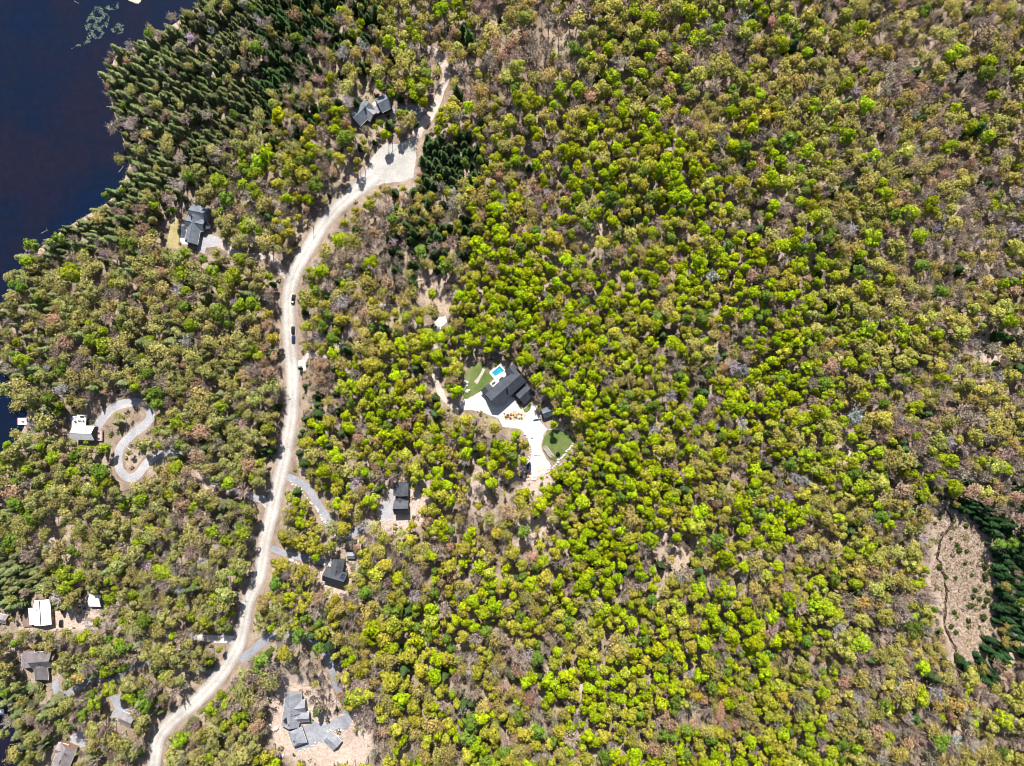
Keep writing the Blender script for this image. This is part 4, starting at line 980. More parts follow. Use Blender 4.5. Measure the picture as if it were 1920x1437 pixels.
# ------------------------------------------------------------------ trees
# prototypes are nominal: height 15 m, crown radius 3.5 m (spruce 2.4 m); each returns triangles of trunk and crown
def cards(rg, C, N, size, jit, elong=0.75):
    """irregular leaf clumps (two triangles each) at C facing roughly N"""
    n = len(C)
    N = N + rg.normal(0, jit, (n, 3)); N /= np.linalg.norm(N, axis=1)[:, None] + 1e-9
    T = np.cross(N, rg.normal(0, 1, (n, 3))); T /= np.linalg.norm(T, axis=1)[:, None] + 1e-9
    B = np.cross(N, T)
    s = size * rg.uniform(0.65, 1.35, n)
    V = np.zeros((n, 4, 3))
    for k, (a, b) in enumerate(((-1, -0.25), (0.1, -1), (1, 0.2), (-0.1, 1))):
        ja = a + rg.uniform(-0.25, 0.25, n); jb = b + rg.uniform(-0.25, 0.25, n)
        V[:, k] = C + (T * ja[:, None] + B * jb[:, None] * elong) * s[:, None] * 0.62 + (N * rg.normal(0, 0.12, n)[:, None]) * s[:, None]
    i = np.arange(n)[:, None] * 4
    F = np.concatenate([i + np.array([[0, 1, 2]]), i + np.array([[0, 2, 3]])])
    return V.reshape(-1, 3), F, np.repeat(np.clip(rg.normal(1.0, 0.22, n), 0.5, 1.6), 4)
def stick(a, b, r0, r1, n=4):
    a = np.array(a, float); b = np.array(b, float); d = b - a; d /= np.linalg.norm(d) + 1e-9
    t = np.cross(d, [0.3, 0.9, 0.2]); t /= np.linalg.norm(t) + 1e-9; w = np.cross(d, t)
    V = [p + r * (math.cos(2 * math.pi * i / n) * t + math.sin(2 * math.pi * i / n) * w) for p, r in ((a, r0), (b, r1)) for i in range(n)]
    F = []
    for i in range(n):
        j = (i + 1) % n; F += [(i, j, n + j), (i, n + j, n + i)]
    return np.array(V), np.array(F)
def twigs(rg, A, D, ln, wd):
    n = len(A)
    D = D / (np.linalg.norm(D, axis=1)[:, None] + 1e-9)
    T = np.cross(D, rg.normal(0, 1, (n, 3))); T /= np.linalg.norm(T, axis=1)[:, None] + 1e-9
    L = (ln * rg.uniform(0.6, 1.3, n))[:, None]; w = (wd * rg.uniform(0.7, 1.3, n))[:, None]
    V = np.stack([A - T * w, A + T * w, A + D * L + T * w * 0.45, A + D * L - T * w * 0.45], 1)
    i = np.arange(n)[:, None] * 4
    F = np.concatenate([i + np.array([[0, 1, 2]]), i + np.array([[0, 2, 3]])])
    return V.reshape(-1, 3), F, np.repeat(np.clip(rg.normal(1.0, 0.18, n), 0.5, 1.6), 4)
def cat(parts):
    V = []; F = []; A = []; o = 0
    for v, f, a in parts:
        V.append(v); F.append(f + o); A.append(a); o += len(v)
    return np.concatenate(V), np.concatenate(F), np.concatenate(A)
def skeleton(rg, top, lobes, thick=0.2, n=5):
    v, f = stick((0, 0, -0.4), (rg.normal(0, 0.15), rg.normal(0, 0.15), top * 0.62), thick, thick * 0.6, n)
    P_ = [(v, f, np.ones(len(v)))]
    for c in lobes:
        z0 = top * rg.uniform(0.42, 0.6)
        v, f = stick((0, 0, z0), c, thick * 0.45, 0.04, 3); P_.append((v, f, np.ones(len(v))))
    return cat(P_)
def leafy(seed, n, size=0.8, sparse=0.0):
    rg = np.random.default_rng(seed)
    lobes = [(rg.normal(0, 0.4), rg.normal(0, 0.4), 13.0)]
    rad = [1.7]
    k = int(rg.integers(4, 9)); t0 = rg.uniform(0, 6)
    for i in range(k):
        t = t0 + 2 * math.pi * (i + rg.uniform(-0.25, 0.25)) / k; r = rg.uniform(1.2, 2.6)
        lobes.append((r * math.cos(t), r * math.sin(t), rg.uniform(10.2, 12.3))); rad.append(rg.uniform(0.9, 1.85))
    for i in range(4):
        t = rg.uniform(0, 6.28); r = rg.uniform(1.2, 2.5); lobes.append((r * math.cos(t), r * math.sin(t), rg.uniform(8.0, 9.8))); rad.append(rg.uniform(1.0, 1.5))
    lobes = np.array(lobes); rad = np.array(rad)
    w = rad ** 2; w /= w.sum()
    li = rg.choice(len(lobes), n * 2, p=w)
    N = rg.normal(0, 1, (n * 2, 3)); N /= np.linalg.norm(N, axis=1)[:, None]
    N[:, 2] = np.where(rg.random(n * 2) < 0.75, np.abs(N[:, 2]), N[:, 2])
    C = lobes[li] + N * (rad[li] * rg.uniform(0.72, 1.08, n * 2))[:, None]
    dd = np.linalg.norm(C[:, None] - lobes[None], axis=2) / rad[None]; dd[np.arange(n * 2), li] = 9
    C, N = C[dd.min(1) > 0.8][:n], N[dd.min(1) > 0.8][:n]
    crown = cards(rg, C, N, size, 0.33)
    return skeleton(rg, 13, lobes[1:6], 0.2), crown
def bare(seed, n, buds=0, bud_size=0.4, spread=1.0):
    rg = np.random.default_rng(seed)
    tips = []
    k = 9; t0 = rg.uniform(0, 6)
    for i in range(k):
        t = t0 + 2 * math.pi * i / k + rg.normal(0, 0.25); r = rg.uniform(1.2, 2.9) * spread
        tips.append((r * math.cos(t), r * math.sin(t), rg.uniform(9.6, 13)))
    tips.append((rg.normal(0, 0.3), rg.normal(0, 0.3), 13.5))
    tips = np.array(tips)
    root = np.array([0, 0, 7.0]); 
    ti = rg.integers(0, len(tips), n); s = rg.uniform(0.35, 1.0, n)[:, None]
    A = root * (1 - s) + tips[ti] * s
    D = (tips[ti] - root) / 6 + rg.normal(0, 0.42, (n, 3)) + np.array([0, 0, 0.25])
    P_ = [twigs(rg, A, D, 1.8, 0.085)]
    if buds:
        ti = rg.integers(0, len(tips), buds); s = rg.uniform(0.55, 1.12, buds)[:, None]
        C = root * (1 - s) + tips[ti] * s + rg.normal(0, 0.75, (buds, 3))
        N = (C - np.array([0, 0, 9.5])) / 3.0 + np.array([0, 0, 0.6])
        P_.append(cards(rg, C, N, bud_size, 0.5))
    return skeleton(rg, 13, tips[:8], 0.19), cat(P_)
def spruce(seed, levels, per, fluffy=False):
    rg = np.random.default_rng(seed)
    V = []; F = []; A = []
    for l in range(levels):
        t = l / (levels - 1); z = 1.6 + 12.6 * t ** 0.92
        r = 2.4 * (1 - t) ** (0.62 if fluffy else 0.85) + 0.16
        m = max(4, int(per * (1 - 0.45 * t)))
        for b in range(m):
            a = 2 * math.pi * (b + rg.uniform(-0.3, 0.3)) / m + l * 1.9; rr = r * rg.uniform(0.72, 1.15)
            ca, sa = math.cos(a), math.sin(a); wdt = rr * 0.36 + 0.10; dr = rr * rg.uniform(0.18, 0.42) * (-0.4 if fluffy else 1)
            zr = z + rg.uniform(-0.25, 0.25)
            o = len(V)
            mid = rr * 0.55
            V += [(0, 0, zr + 0.25), (ca * mid - sa * wdt, sa * mid + ca * wdt, zr - dr * 0.5 - 0.16), (ca * mid, sa * mid, zr - dr * 0.3 + 0.08), (ca * mid + sa * wdt, sa * mid - ca * wdt, zr - dr * 0.5 - 0.16), (ca * rr, sa * rr, zr - dr)]
            F += [(o, o + 1, o + 2), (o, o + 2, o + 3), (o + 1, o + 4, o + 2), (o + 2, o + 4, o + 3)]
            A += [float(np.clip(rg.normal(1.0, 0.2), 0.5, 1.6))] * 5
    V.append((0, 0, 15.2)); V.append((0.14, 0, 13.6)); V.append((-0.07, 0.12, 13.6)); V.append((-0.07, -0.12, 13.6)); o = len(V) - 4
    F += [(o, o + 1, o + 2), (o, o + 2, o + 3), (o, o + 3, o + 1)]; A += [1.0] * 4
    v, f = stick((0, 0, -0.4), (0, 0, 13.5), 0.2, 0.05, 5)
    return (v, f, np.ones(len(v))), (np.array(V, float), np.array(F), np.array(A))
NPROTO = 9
KINDS = {
    'leafy': [leafy(100 + i, 620, 0.66) for i in range(NPROTO)],
    'budding': [bare(200 + i, 110, 460, 0.52) for i in range(NPROTO)],
    'bare': [bare(300 + i, 300, 90, 0.38) for i in range(NPROTO)],
    'spruce': [spruce(400 + i, 17, 9, i % 3 != 1) for i in range(NPROTO)],
}
# ---- what grows where: 120-pixel cells of the photograph
ZONES = ["...eefddddcccddd",
         "..eefccdcbbccddd",
         "..ehcdfcbbbbcddd",
         ".fhcddfbbbbbbcdd",
         "hhhcddgaabbbbcdd",
         "hhhhdccaabcbaccd",
         "hchhfbbaaabbbbcd",
         "cchhccbgaabcbcdd",
         "ccchcccgbadcbcde",
         "hccccccccbcbbdde",
         "hchcdccccbbbcddd",
         "fhhccgcccbbbbcdd"]
#          lime  green yellow olive red  bare white spruce | min r, max r, closeness
MIX = {'a': ([.69, .06, .15, .04, .01, .04, .00, .01], 2.1, 3.9, 0.54),
       'b': ([.43, .06, .26, .12, .03, .08, .01, .01], 2.2, 4.4, 0.58),
       'c': ([.18, .04, .37, .25, .02, .10, .01, .03], 2.3, 4.9, 0.60),
       'd': ([.06, .02, .19, .33, .06, .27, .02, .05], 2.4, 5.0, 0.62),
       'e': ([.00, .02, .02, .05, .01, .06, .01, .83], 2.0, 3.9, 0.52),
       'f': ([.03, .05, .08, .24, .02, .13, .01, .44], 2.2, 4.4, 0.56),
       'g': ([.04, .01, .14, .30, .13, .35, .02, .01], 2.0, 3.8, 0.78),
       'h': ([.06, .06, .27, .35, .03, .10, .01, .12], 2.5, 5.2, 0.55),
       '.': ([.00, .02, .05, .24, .02, .09, .00, .58], 2.2, 4.0, 0.55)}
SPECIES = [('leafy', (0.300, 0.370, 0.010)), ('leafy', (0.150, 0.220, 0.032)), ('leafy', (0.340, 0.325, 0.040)), ('budding', (0.315, 0.290, 0.095)), ('budding', (0.34, 0.225, 0.140)), ('bare', (0.370, 0.295, 0.235)), ('bare', (0.46, 0.42, 0.42)), ('spruce', (0.060, 0.098, 0.034))]
WORDS = ['lime-green leafy tree', 'deep green leafy tree', 'yellow-olive leafy tree', 'olive budding tree', 'reddish budding tree', 'bare grey-brown tree', 'pale whitish bare tree', 'dark spruce']
OVER = [('e', [(1805, 925), (1850, 935), (1880, 1000), (1935, 1050), (1935, 1230), (1880, 1290), (1830, 1270), (1815, 1240), (1850, 1170), (1862, 1100), (1850, 1030), (1830, 975)]),
        ('e', [(785, 250), (895, 250), (900, 345), (800, 350), (782, 300)]), ('f', [(745, 370), (880, 380), (890, 520), (765, 500)]),
        ('e', [(385, -60), (640, -60), (560, 140), (470, 220), (350, 320), (290, 350), (230, 400), (140, 470), (60, 500), (90, 420), (205, 340), (205, 240), (200, 110)]),
        ('f', [(-40, 540), (110, 540), (90, 640), (60, 720), (-40, 700)]),
        ('f', [(40, 440), (200, 380), (230, 330), (300, 380), (250, 470), (180, 500), (60, 530)]), ('e', [(-40, 1040), (60, 1040), (80, 1100), (40, 1150), (-40, 1150)]), ('f', [(-20, 1290), (110, 1290), (90, 1400), (20, 1437)])]
THIN = [(1855, 650, 38), (1592, 840, 22), (1000, 1000, 42), (940, 930, 30), (1262, 1035, 45), (810, 545, 42), (1040, 60, 40), (895, 920, 25), (1115, 430, 28), (585, 1270, 55), (655, 1400, 45), (1300, 1340, 20), (100, 1000, 35), (560, 1430, 45), (1010, 900, 28)]
# raster masks of what stays clear
MS = 2.0
MW, MH = int(2200 / MS), int(1740 / MS)
mu, mv = np.meshgrid((np.arange(MW) + 0.5) * MS - 140, (np.arange(MH) + 0.5) * MS - 140)
def raster(polys):
    m = np.zeros(mu.shape, bool)
    for p in polys:
        p = np.array(p); x0, y0 = p.min(0); x1, y1 = p.max(0)
        i0, i1 = max(0, int((x0 + 140) / MS) - 1), min(MW, int((x1 + 140) / MS) + 2); j0, j1 = max(0, int((y0 + 140) / MS) - 1), min(MH, int((y1 + 140) / MS) + 2)
        if i1 > i0 and j1 > j0: m[j0:j1, i0:i1] |= inside(mu[j0:j1, i0:i1], mv[j0:j1, i0:i1], p)
    return m
HM = raster(HARD); SM = raster(SOFT) | HM
def hit(m, u, v):
    i = int((u + 140) / MS); j = int((v + 140) / MS)
    return 0 <= i < MW and 0 <= j < MH and m[j][i]
OM = np.zeros(mu.shape, np.int8)
for k_, (z_, p_) in reversed(list(enumerate(OVER))): OM[raster([p_])] = k_ + 1
SUNM = raster(SUNNY).tolist(); OM = OM.tolist(); HM = HM.tolist(); SM = SM.tolist()
def zone(u, v):
    k = OM[min(max(int((v + 140) / MS), 0), MH - 1)][min(max(int((u + 140) / MS), 0), MW - 1)]
    if k: return OVER[k - 1][0]
    uu = min(max(u + random.gauss(0, 38), 0), 1919); vv = min(max(v + random.gauss(0, 38), 0), 1436)
    return ZONES[int(vv // 120)][int(uu // 120)]
CIRC = [(math.cos(k * math.pi / 4), math.sin(k * math.pi / 4)) for k in range(8)]
cell = {}
TREES = []
SHADE_RNG = random.Random(3)
def try_tree(x, y, r, closeness, z0, hgt, strict=True):
    for i in range(int(x // 5) - 2, int(x // 5) + 3):
        for j in range(int(y // 5) - 2, int(y // 5) + 3):
            for (a, b, rr) in cell.get((i, j), ()):
                if (a - x) ** 2 + (b - y) ** 2 < (closeness * (r + rr)) ** 2: return False
    u, v = P(x, y, z0)
    if hit(SM, u, v): return False
    n = 0
    for hh, rr in ((0.55, 0.8), (0.8, 1.02)):
        zc = z0 + hgt * hh
        uc, vc = P(x, y, zc)
        if hit(HM, uc, vc): return False
        f = 1 / (K * (CAM_Z - zc))
        for c, s_ in CIRC:
            if hit(HM, uc + c * r * rr * f, vc + s_ * r * rr * f): n += 1
    if n > 0: return False
    # no shade thrown where the photograph shows sun
    if SHADE_RNG.random() < 0.93:
        for hh in (0.45, 0.65, 0.85):
            ys = y - hgt * hh * 0.839
            us, vs = P(x, ys, hzs(x, ys))
            if hit(SUNM, us, vs): return False
    cell.setdefault((int(x // 5), int(y // 5)), []).append((x, y, r))
    return True
def grow(attempts, smin=1.0, smax=1.0, close_k=1.0, hk=1.0):
    for _ in range(attempts):
        x = random.uniform(-284, 284); y = random.uniform(-216, 216)
        z0 = float(hzs(x, y))
        if z0 < 0.22: continue
        u, v = P(x, y, z0 + 11)
        zc = zone(u, v)
        mix, r0, r1, cl = MIX[zc]
        n1 = math.sin(u * 0.017 + 1.3 * math.sin(v * 0.011)) + math.sin(v * 0.021 + 1.1 * math.cos(u * 0.013) + 2); n2 = math.sin(u * 0.031 - v * 0.019) + math.cos(v * 0.027 + u * 0.008)
        g1 = math.exp(0.42 * n1); g2 = math.exp(0.38 * n2)
        k = random.choices(range(8), [mix[0] * g1 * g2, mix[1] * g2, mix[2] * g1, mix[3] / g2, mix[4] / g1 / g2, mix[5] / g1, mix[6] / g1, mix[7]])[0]
        kind = SPECIES[k][0]
        r = random.uniform(r0, r1) * random.uniform(smin, smax)
        thin = 1.0
        for tu, tv, tr in THIN:
            d = math.hypot(u - tu, v - tv) / tr
            if d < 1: thin = 1.7; kind_ok = k in (3, 4, 5, 6)
            if d < 1 and k not in (3, 4, 5, 6): thin = 2.6
        if kind == 'spruce':
            r = r * 0.86; hgt = r * random.uniform(3.1, 5.6)
        else: hgt = (8.0 + r * 2.1) * random.uniform(0.85, 1.15) * hk
        if try_tree(x, y, r, cl * close_k * thin * (0.85 if kind == 'bare' else 1.0), z0, hgt):
            TREES.append((x, y, z0, r, hgt, k, zc, u, v))
grow(34000); grow(18000, 0.6, 0.85, 0.95, 0.85); grow(12000, 0.42, 0.6, 1.0, 0.7)
# lone dark spruces seen in the photograph: tip pixel, height, radius
for u, v, hgt, r in ((663, 186, 13, 2.2), (724, 226, 13, 1.7), (766, 222, 9, 2.0), (776, 226, 9, 1.9), (820, 122, 7, 1.4), (683, 238, 6, 1.6), (877, 250, 12, 1.7), (690, 68, 9, 1.5), (618, 98, 11, 1.6), (560, 690, 6, 1.2)):
    z = 14.0
    for _ in range(5):
        x, y = W(u, v, z + hgt * 0.8); z = float(hzs(x, y))
    TREES.append((x, y, z, r, hgt, 7, 'f', u, v))
def tint_of(t):
    x, y, z0, r, hgt, k, zc, u, v = t
    c = np.array(SPECIES[k][1])
    if k == 7 and u < 480: c = np.array((0.165, 0.19, 0.078)) * (1.1 if u < 330 else 0.8)
    if k == 7 and u > 1780 and v > 900: c = np.array((0.032, 0.070, 0.026))
    if k in (0, 2) and u < 500: c = c * np.array((0.80, 0.80, 2.2))
    if k in (0, 2) and (v < 200 or u > 1500): c = c * np.array((0.97, 0.96, 1.8))
    if k == 3 and u > 560: c = c * np.array((1.04, 0.98, 0.85))
    c = c * RNG.uniform(0.74, 1.18) * RNG.normal(1.0, 0.05, 3)
    return tuple(float(q) for q in np.clip(c, 0.004, 0.6))
# ---- the largest 300 of each kind in view stand as objects of their own; the rest are one mass per kind
LANDMARKS = [((940, 735), 95, 'around the house with the pool'), ((1020, 850), 75, 'around the lower lawn of the pool house'), ((700, 215), 80, 'around the slate-grey house above the turning circle'), ((745, 320), 70, 'round the turning circle'), ((368, 425), 85, 'around the blue-grey house with the dry lawn'), ((155, 806), 75, 'around the white-roofed house with decks'), ((240, 830), 80, 'along the looping drive'), ((75, 1150), 80, 'around the low white twin-slope roof'), ((183, 1145), 60, 'round the white-roofed shed and its dirt yard'), ((70, 1255), 80, 'around the rambling brown-roofed house'), ((232, 1345), 75, 'around the taupe-roofed cottage'), ((112, 1415), 75, 'around the taupe house at the lake corner'), ((575, 1350), 110, 'around the many-gabled grey house'), ((752, 945), 85, 'around the dark house on the dirt bank'), ((630, 1078), 75, 'around the house with solar panels'), ((820, 620), 75, 'along the old dirt track'), ((700, 590), 70, 'along the old dirt track'), ((832, 130), 60, 'along the upper dirt drive')]
ROAD_ARR = np.array(ROAD_PX, float); MEAD = np.array(MEADOW_PX)
def place_words(u, v):
    best = None
    for (a, b), rad, t in LANDMARKS:
        d = math.hypot(u - a, v - b) / rad
        if d < 1 and (best is None or d < best[0]): best = (d, t)
    if best: return best[1]
    U, Vv = np.array([u]), np.array([v])
    if seg_dist(U, Vv, ROAD_ARR)[0] < 55: return 'along the gravel road'
    if seg_dist(U, Vv, MEAD, True)[0] < 90: return 'at the edge of the straw-coloured meadow'
    if shore_dist(*[np.array([q]) for q in W(u, v, 12)])[0] < 28: return 'on the lake shore'
    if seg_dist(U, Vv, ROAD_ARR)[0] < 150: return 'in the woods a little way off the road'
    d = math.hypot(u - 940, v - 735)
    if u < 560: return 'in the woods between the lake and the road'
    if d < 230: return 'in the dense woods near the pool house'
    if seg_dist(U, Vv, MEAD, True)[0] < 230: return 'in the forest near the straw-coloured meadow'
    if d < 420: return 'in the forest some way from the pool house'
    far = min((math.hypot(u - a, v - b), w) for a, b, w in ((1800, 1080, 'the straw-coloured meadow'), (740, 310, 'the turning circle'), (575, 1350, 'the many-gabled house'), (970, 760, 'the pool house'), (1855, 650, 'the bare strip in the woods')))
    return 'in deep forest nearest ' + far[1]
NAMES = {'leafy': 'leafy_tree', 'budding': 'budding_tree', 'bare': 'bare_tree', 'spruce': 'spruce_tree'}
def mesh_of(name, part, mat, var=True):
    V, F, A = part
    me = tri_mesh(name, V, F)
    if var: point_attr(me, 'var', A)
    me.materials.append(MATS[mat]); return me
PM = {k: [(mesh_of('trunk', tr, 'bark', False), mesh_of('crown', cr, 'leaf_single')) for tr, cr in L_] for k, L_ in KINDS.items()}
BASE_R = {'leafy': 3.5, 'budding': 3.5, 'bare': 3.5, 'spruce': 2.4}
order = sorted(range(len(TREES)), key=lambda i: -TREES[i][3])
count = {k: 0 for k in NAMES}; single = set()
for i in order:
    t = TREES[i]; kind = SPECIES[t[5]][0]
    if count[kind] < 300 and 15 < t[7] < 1905 and 15 < t[8] < 1422:
        count[kind] += 1; single.add(i)
        root = bpy.data.objects.new(NAMES[kind], None); COL.objects.link(root)
        root.location = (t[0], t[1], t[2]); root.rotation_euler = (random.gauss(0, 0.035), random.gauss(0, 0.035), random.uniform(0, 6.28))
        s_ = t[3] / BASE_R[kind]; root.scale = (s_ * random.uniform(0.85, 1.15), s_ * random.uniform(0.85, 1.15), t[4] / 15.0)
        tn = tint_of(t); lum = sum(tn) / sum(SPECIES[t[5]][1])
        tone = 'large ' if t[5] == 7 else 'large bright ' if lum > 1.03 else 'large dull ' if lum < 0.87 else 'large '
        if t[5] == 7: tone = 'tall slender ' if t[4] / t[3] > 4.7 else 'squat broad ' if t[4] / t[3] < 3.8 else 'large '
        wd = 'grey-green spruce' if t[5] == 7 and t[7] < 480 else WORDS[t[5]]
        lab = tone + wd + ' ' + place_words(t[7], t[8])
        tag(root, lab, 'tree', lab.replace('tree ', 'trees ').replace('spruce ', 'spruces ').replace('large ', ''))
        tm, cm = random.choice(PM[kind])
        a = bpy.data.objects.new('trunk', tm); b = bpy.data.objects.new('crown', cm)
        for q in (a, b): q.parent = root; COL.objects.link(q)
        b['tint'] = tn
def mass(kind, name, label):
    """one object: a point per tree, geometry nodes put the tree shapes on the points"""
    T = [t for i, t in enumerate(TREES) if i not in single and SPECIES[t[5]][0] == kind]
    n = len(T)
    me = bpy.data.meshes.new(name); me.vertices.add(n)
    me.vertices.foreach_set('co', np.array([t[:3] for t in T], np.float32).ravel())
    sc = np.array([[t[3] / BASE_R[kind] * random.uniform(0.82, 1.18), t[3] / BASE_R[kind] * random.uniform(0.82, 1.18), t[4] / 15.0] for t in T], np.float32)
    rt = np.array([[random.gauss(0, 0.04), random.gauss(0, 0.04), random.uniform(0, 6.28)] for t in T], np.float32)
    for nm, arr in (('sc', sc), ('rt', rt), ('tint', np.array([tint_of(t) for t in T], np.float32))):
        at = me.attributes.new(nm, 'FLOAT_VECTOR', 'POINT'); at.data.foreach_set('vector', arr.ravel())
    at = me.attributes.new('ix', 'INT', 'POINT'); at.data.foreach_set('value', np.array([random.randrange(NPROTO) for t in T], np.int32))
    o = link(name, me)
    ng = bpy.data.node_groups.new(name, 'GeometryNodeTree')
    ng.interface.new_socket('Geometry', in_out='INPUT', socket_type='NodeSocketGeometry'); ng.interface.new_socket('Geometry', in_out='OUTPUT', socket_type='NodeSocketGeometry')
    N = ng.nodes.new; Lk = ng.links.new
    gi = N('NodeGroupInput'); go = N('NodeGroupOutput'); iop = N('GeometryNodeInstanceOnPoints'); jn = N('GeometryNodeJoinGeometry')
    for i, (tr, cr) in enumerate(KINDS[kind]):
        V, F, A = cat([tr, cr]); pm = tri_mesh(name + '_shape', V, F); point_attr(pm, 'var', A)
        pm.materials.append(MATS['leaf_instance']); pm.materials.append(MATS['bark'])
        mi = np.zeros(len(F), np.int32); mi[:len(tr[1])] = 1; pm.polygons.foreach_set('material_index', mi)
        po = bpy.data.objects.new('tree_shape', pm)
        oi = N('GeometryNodeObjectInfo'); oi.inputs['Object'].default_value = po; oi.inputs['As Instance'].default_value = False
        g2 = N('GeometryNodeGeometryToInstance'); Lk(oi.outputs['Geometry'], g2.inputs[0]); Lk(g2.outputs[0], jn.inputs[0])
    def attr(nm, ty):
        q = N('GeometryNodeInputNamedAttribute'); q.data_type = ty; q.inputs['Name'].default_value = nm
        return [x for x in q.outputs if x.enabled][0]
    Lk(gi.outputs[0], iop.inputs['Points']); Lk(jn.outputs[0], iop.inputs['Instance']); iop.inputs['Pick Instance'].default_value = True
    Lk(attr('ix', 'INT'), iop.inputs['Instance Index']); Lk(attr('rt', 'FLOAT_VECTOR'), iop.inputs['Rotation']); Lk(attr('sc', 'FLOAT_VECTOR'), iop.inputs['Scale'])
    Lk(iop.outputs[0], go.inputs[0])
    md = o.modifiers.new('trees', 'NODES'); md.node_group = ng
    stuff(o, label, 'forest')
    return n
ntri = [mass('leafy', 'leafy_forest', 'mass of smaller lime and yellow leafy trees filling the forest'), mass('budding', 'budding_forest', 'mass of smaller olive and reddish budding trees in the forest'), mass('bare', 'bare_forest', 'mass of smaller bare grey-brown trees through the forest'), mass('spruce', 'spruce_forest', 'mass of smaller dark spruces in the forest')]
pass
# ---- undergrowth
def undergrowth():
    rg = np.random.default_rng(5); Vs = []; Fs = []; Cs = []; o = 0; n = 0
    cols = [(0.17, 0.17, 0.05), (0.21, 0.17, 0.13), (0.13, 0.17, 0.035), (0.25, 0.17, 0.11), (0.06, 0.09, 0.03), (0.24, 0.23, 0.09)]
    for _ in range(10500):
        x = random.uniform(-280, 280); y = random.uniform(-212, 212); z = float(hzs(x, y))
        if z < 0.25: continue
        u, v = P(x, y, z)
        if hit(SM, u, v) and not (u > 1700 and random.random() < 0.6): continue
        r = random.uniform(0.6, 1.9); m = 12
        N = rg.normal(0, 1, (m, 3)); N[:, 2] = np.abs(N[:, 2]); N /= np.linalg.norm(N, axis=1)[:, None]
        V, F, A = cards(rg, N * r * rg.uniform(0.5, 1.0, (m, 1)) * np.array([1, 1, 0.9]), N, r * 0.6, 0.5)
        Vs.append(V + np.array([x, y, z])); Fs.append(F + o); o += len(V)
        c = np.array(random.choice(cols)) * random.uniform(0.7, 1.3)
        Cs.append(np.concatenate([c[None] * A[:, None], np.ones((len(V), 1))], 1)); n += 1
    me = tri_mesh('undergrowth', np.concatenate(Vs), np.concatenate(Fs))
    at = me.attributes.new('tint', 'FLOAT_COLOR', 'POINT'); at.data.foreach_set('color', np.concatenate(Cs).astype(np.float32).ravel())
    stuff(link('undergrowth', me, 'leaf_mass'), 'low brush and saplings between the tree trunks', 'undergrowth')
undergrowth()
def reeds():
    rg = np.random.default_rng(8); A = []
    for _ in range(60000):
        x = random.uniform(-285, -150); y = random.uniform(-215, 215)
        A.append((x, y))
    A = np.array(A); d = shore_dist(A[:, 0], A[:, 1]); A = A[(d > -0.8) & (d < 4.5)]
    n = len(A); B = np.column_stack([A, hz(A[:, 0], A[:, 1])])
    V, F, a = twigs(rg, B, rg.normal(0, 0.35, (n, 3)) + np.array([0, 0, 1.0]), 1.2, 0.16)
    me = tri_mesh('reeds', V, F)
    col = np.concatenate([np.array([(0.36, 0.27, 0.18)]) * a[:, None], np.ones((len(V), 1))], 1)
    at = me.attributes.new('tint', 'FLOAT_COLOR', 'POINT'); at.data.foreach_set('color', col.astype(np.float32).ravel())
    stuff(link('reeds', me, 'leaf_mass'), 'tan reeds along the lake shore', 'reeds')
reeds()
def tussocks():
    rg = np.random.default_rng(9); Q = []
    for _ in range(12000):
        u = random.uniform(1735, 1870); v = random.uniform(930, 1245)
        if inside(np.array([u]), np.array([v]), MEADOW_PX)[0]: Q.append(G(u, v))
    Q = np.array(Q); n = len(Q); tone = rg.uniform(0.6, 1.25, n)
    V, F, a = twigs(rg, Q, rg.normal(0, 0.5, (n, 3)) + np.array([0, 0, 0.8]), 0.8, 0.2)
    me = tri_mesh('meadow_grass', V, F)
    base = np.where(rg.random((n, 1)) < 0.22, np.array([[0.20, 0.20, 0.09]]), np.array([[0.36, 0.26, 0.19]]))
    col = np.concatenate([np.repeat(base * tone[:, None], 4, 0), np.ones((len(V), 1))], 1)
    at = me.attributes.new('tint', 'FLOAT_COLOR', 'POINT'); at.data.foreach_set('color', col.astype(np.float32).ravel())
    stuff(link('meadow_grass', me, 'leaf_mass'), 'dry straw-coloured grass tussocks in the forest meadow', 'grass')
tussocks()
# ---- shrubs standing in the meadow and on the lawns
def shrub_mesh(seed):
    rg = np.random.default_rng(seed); m = 130
    N = rg.normal(0, 1, (m, 3)); N[:, 2] = np.abs(N[:, 2]); N /= np.linalg.norm(N, axis=1)[:, None]
    C = N * rg.uniform(0.7, 1.05, (m, 1)) * np.array([1, 1, 1.25])
    return mesh_of('foliage', cards(rg, C, N, 0.38, 0.4), 'leaf_single')
SHR = [shrub_mesh(i) for i in range(5)]
v_, f_ = stick((0, 0, -0.1), (0, 0, 0.7), 0.08, 0.04, 5); STEM = mesh_of('stem', (v_, f_, np.ones(len(v_))), 'bark', False)
def shrub(u, v, r, tint, label, group=None):
    g = G(u, v)
    root = thing('shrub', label, 'shrub', (g[0], g[1], float(g[2])), random.uniform(0, 6), group); root.scale = (r, r, r)
    a = link('stem', STEM, parent=root); b = link('foliage', random.choice(SHR), parent=root); b['tint'] = tint
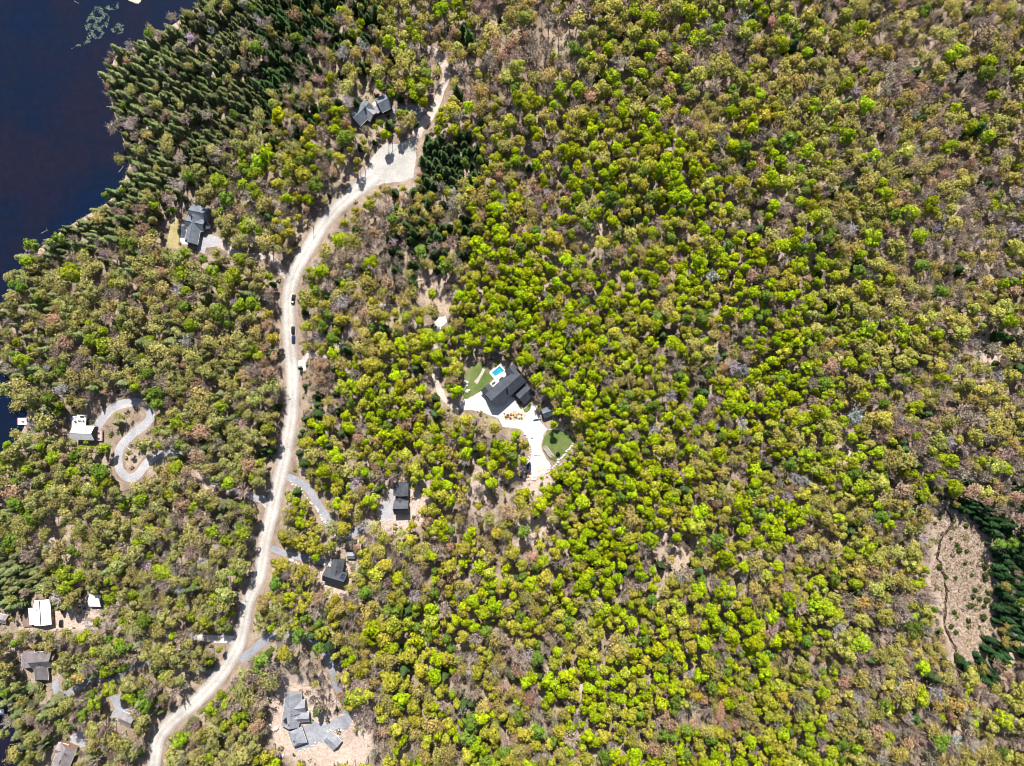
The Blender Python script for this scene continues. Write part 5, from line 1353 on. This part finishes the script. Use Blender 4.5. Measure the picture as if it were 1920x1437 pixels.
for x, y, r in ((540, 310, 1.9), (480, 435, 1.7), (495, 470, 2.2), (545, 480, 1.6), (440, 395, 1.2), (535, 560, 1.5), (360, 585, 2.2), (668, 578, 2.6), (668, 640, 2.4), (672, 668, 2.0), (700, 615, 1.8), (470, 657, 1.5), (580, 640, 1.5), (600, 740, 1.9), (588, 785, 2.0), (632, 800, 1.9), (680, 808, 2.2), (696, 760, 1.8), (660, 850, 1.7), (574, 843, 2.1), (460, 890, 2.0), (555, 945, 2.0), (655, 925, 2.6), (440, 985, 1.9), (470, 1025, 1.9), (650, 1052, 1.8), (405, 652, 1.8), (478, 1185, 2.4), (510, 1205, 2.2), (365, 255, 1.5), (330, 290, 1.4)):
    shrub(1660 + x / 3.59, 900 + y / 3.59, r * 0.72, (0.06, 0.085, 0.022), 'round dark green shrub standing in the straw-coloured meadow', 'meadow shrubs')
shrub(*A1([(980, 1150)])[0], 1.2, (0.02, 0.03, 0.015), 'small dark rounded bush alone on the lower lawn')
for i in range(14):
    u, v = A1([(615 + (i % 7) * 20 + random.uniform(-7, 7), 872 + (i // 7) * 24 + random.uniform(-7, 7))])[0]
    shrub(u, v, random.uniform(0.4, 0.8), random.choice([(0.28, 0.17, 0.08), (0.26, 0.20, 0.07), (0.27, 0.13, 0.09)]), 'small orange shrub in the rockery between garage and gravel court', 'rockery shrubs')
# ---- fallen pale trunks
def log_mesh(seed):
    rg = np.random.default_rng(seed); P_ = []
    v, f = stick((-3.5, 0, 0.2), (3.5, rg.normal(0, 0.3), 0.25), 0.17, 0.07, 5); P_.append((v, f, np.ones(len(v))))
    for i in range(5):
        x = rg.uniform(0.5, 3.2); v, f = stick((x, 0, 0.22), (x + rg.uniform(0.4, 1.2), rg.normal(0, 0.9), rg.uniform(0.2, 0.9)), 0.06, 0.02, 3); P_.append((v, f, np.ones(len(v))))
    return mesh_of('fallen_trunk', cat(P_), 'dead_wood', False)
LOGS = [log_mesh(i) for i in range(5)]
def log(u, v, a, s, label, group=None, z=None):
    g = G(u, v)
    o = bpy.data.objects.new('fallen_trunk', random.choice(LOGS)); COL.objects.link(o)
    o.location = (g[0], g[1], max(float(g[2]), -0.05) if z is None else z); o.rotation_euler = (0, 0, a); o.scale = (s, s, s); tag(o, label, 'log', group)
for u, v, a, s, t in ((150, 10, -0.5, 0.45, 'pale log floating by the water weeds'), (206, 200, 0.05, 0.5, 'pale log poking into the lake from the reeds'), (229, 245, -1.2, 0.7, 'pale trunk lying along the reedy shore'), (228, 318, 0.9, 0.6, 'bleached trunk leaning off the shore into the lake'), (85, 435, 0.5, 0.6, 'bleached trunk lying at the lake point')):
    log(u, v, a, s, t, None)
n = 0
while n < 60:
    u, v = random.uniform(40, 1880), random.uniform(40, 1400); g = G(u, v)
    if g[2] < 0.4 or hit(SM, u, v): continue
    zc = ZONES[int(v // 120)][int(u // 120)]
    if zc in 'ae.': continue
    log(u, v, random.uniform(0, 6.28), random.uniform(0.6, 1.25), 'bleached fallen trunk lying on the forest floor among bare trees', 'fallen trunks in the forest'); n += 1
for i, (x, y) in enumerate(((945, 1180), (1010, 1250), (1040, 1290), (1000, 1330), (990, 1210))):
    log(930 + x / 9.58, 760 + y / 9.58, 0.7 + i * 0.6, 0.5, 'pale fallen trunk on the slope below the curved boulder wall', 'trunks below the boulder wall')
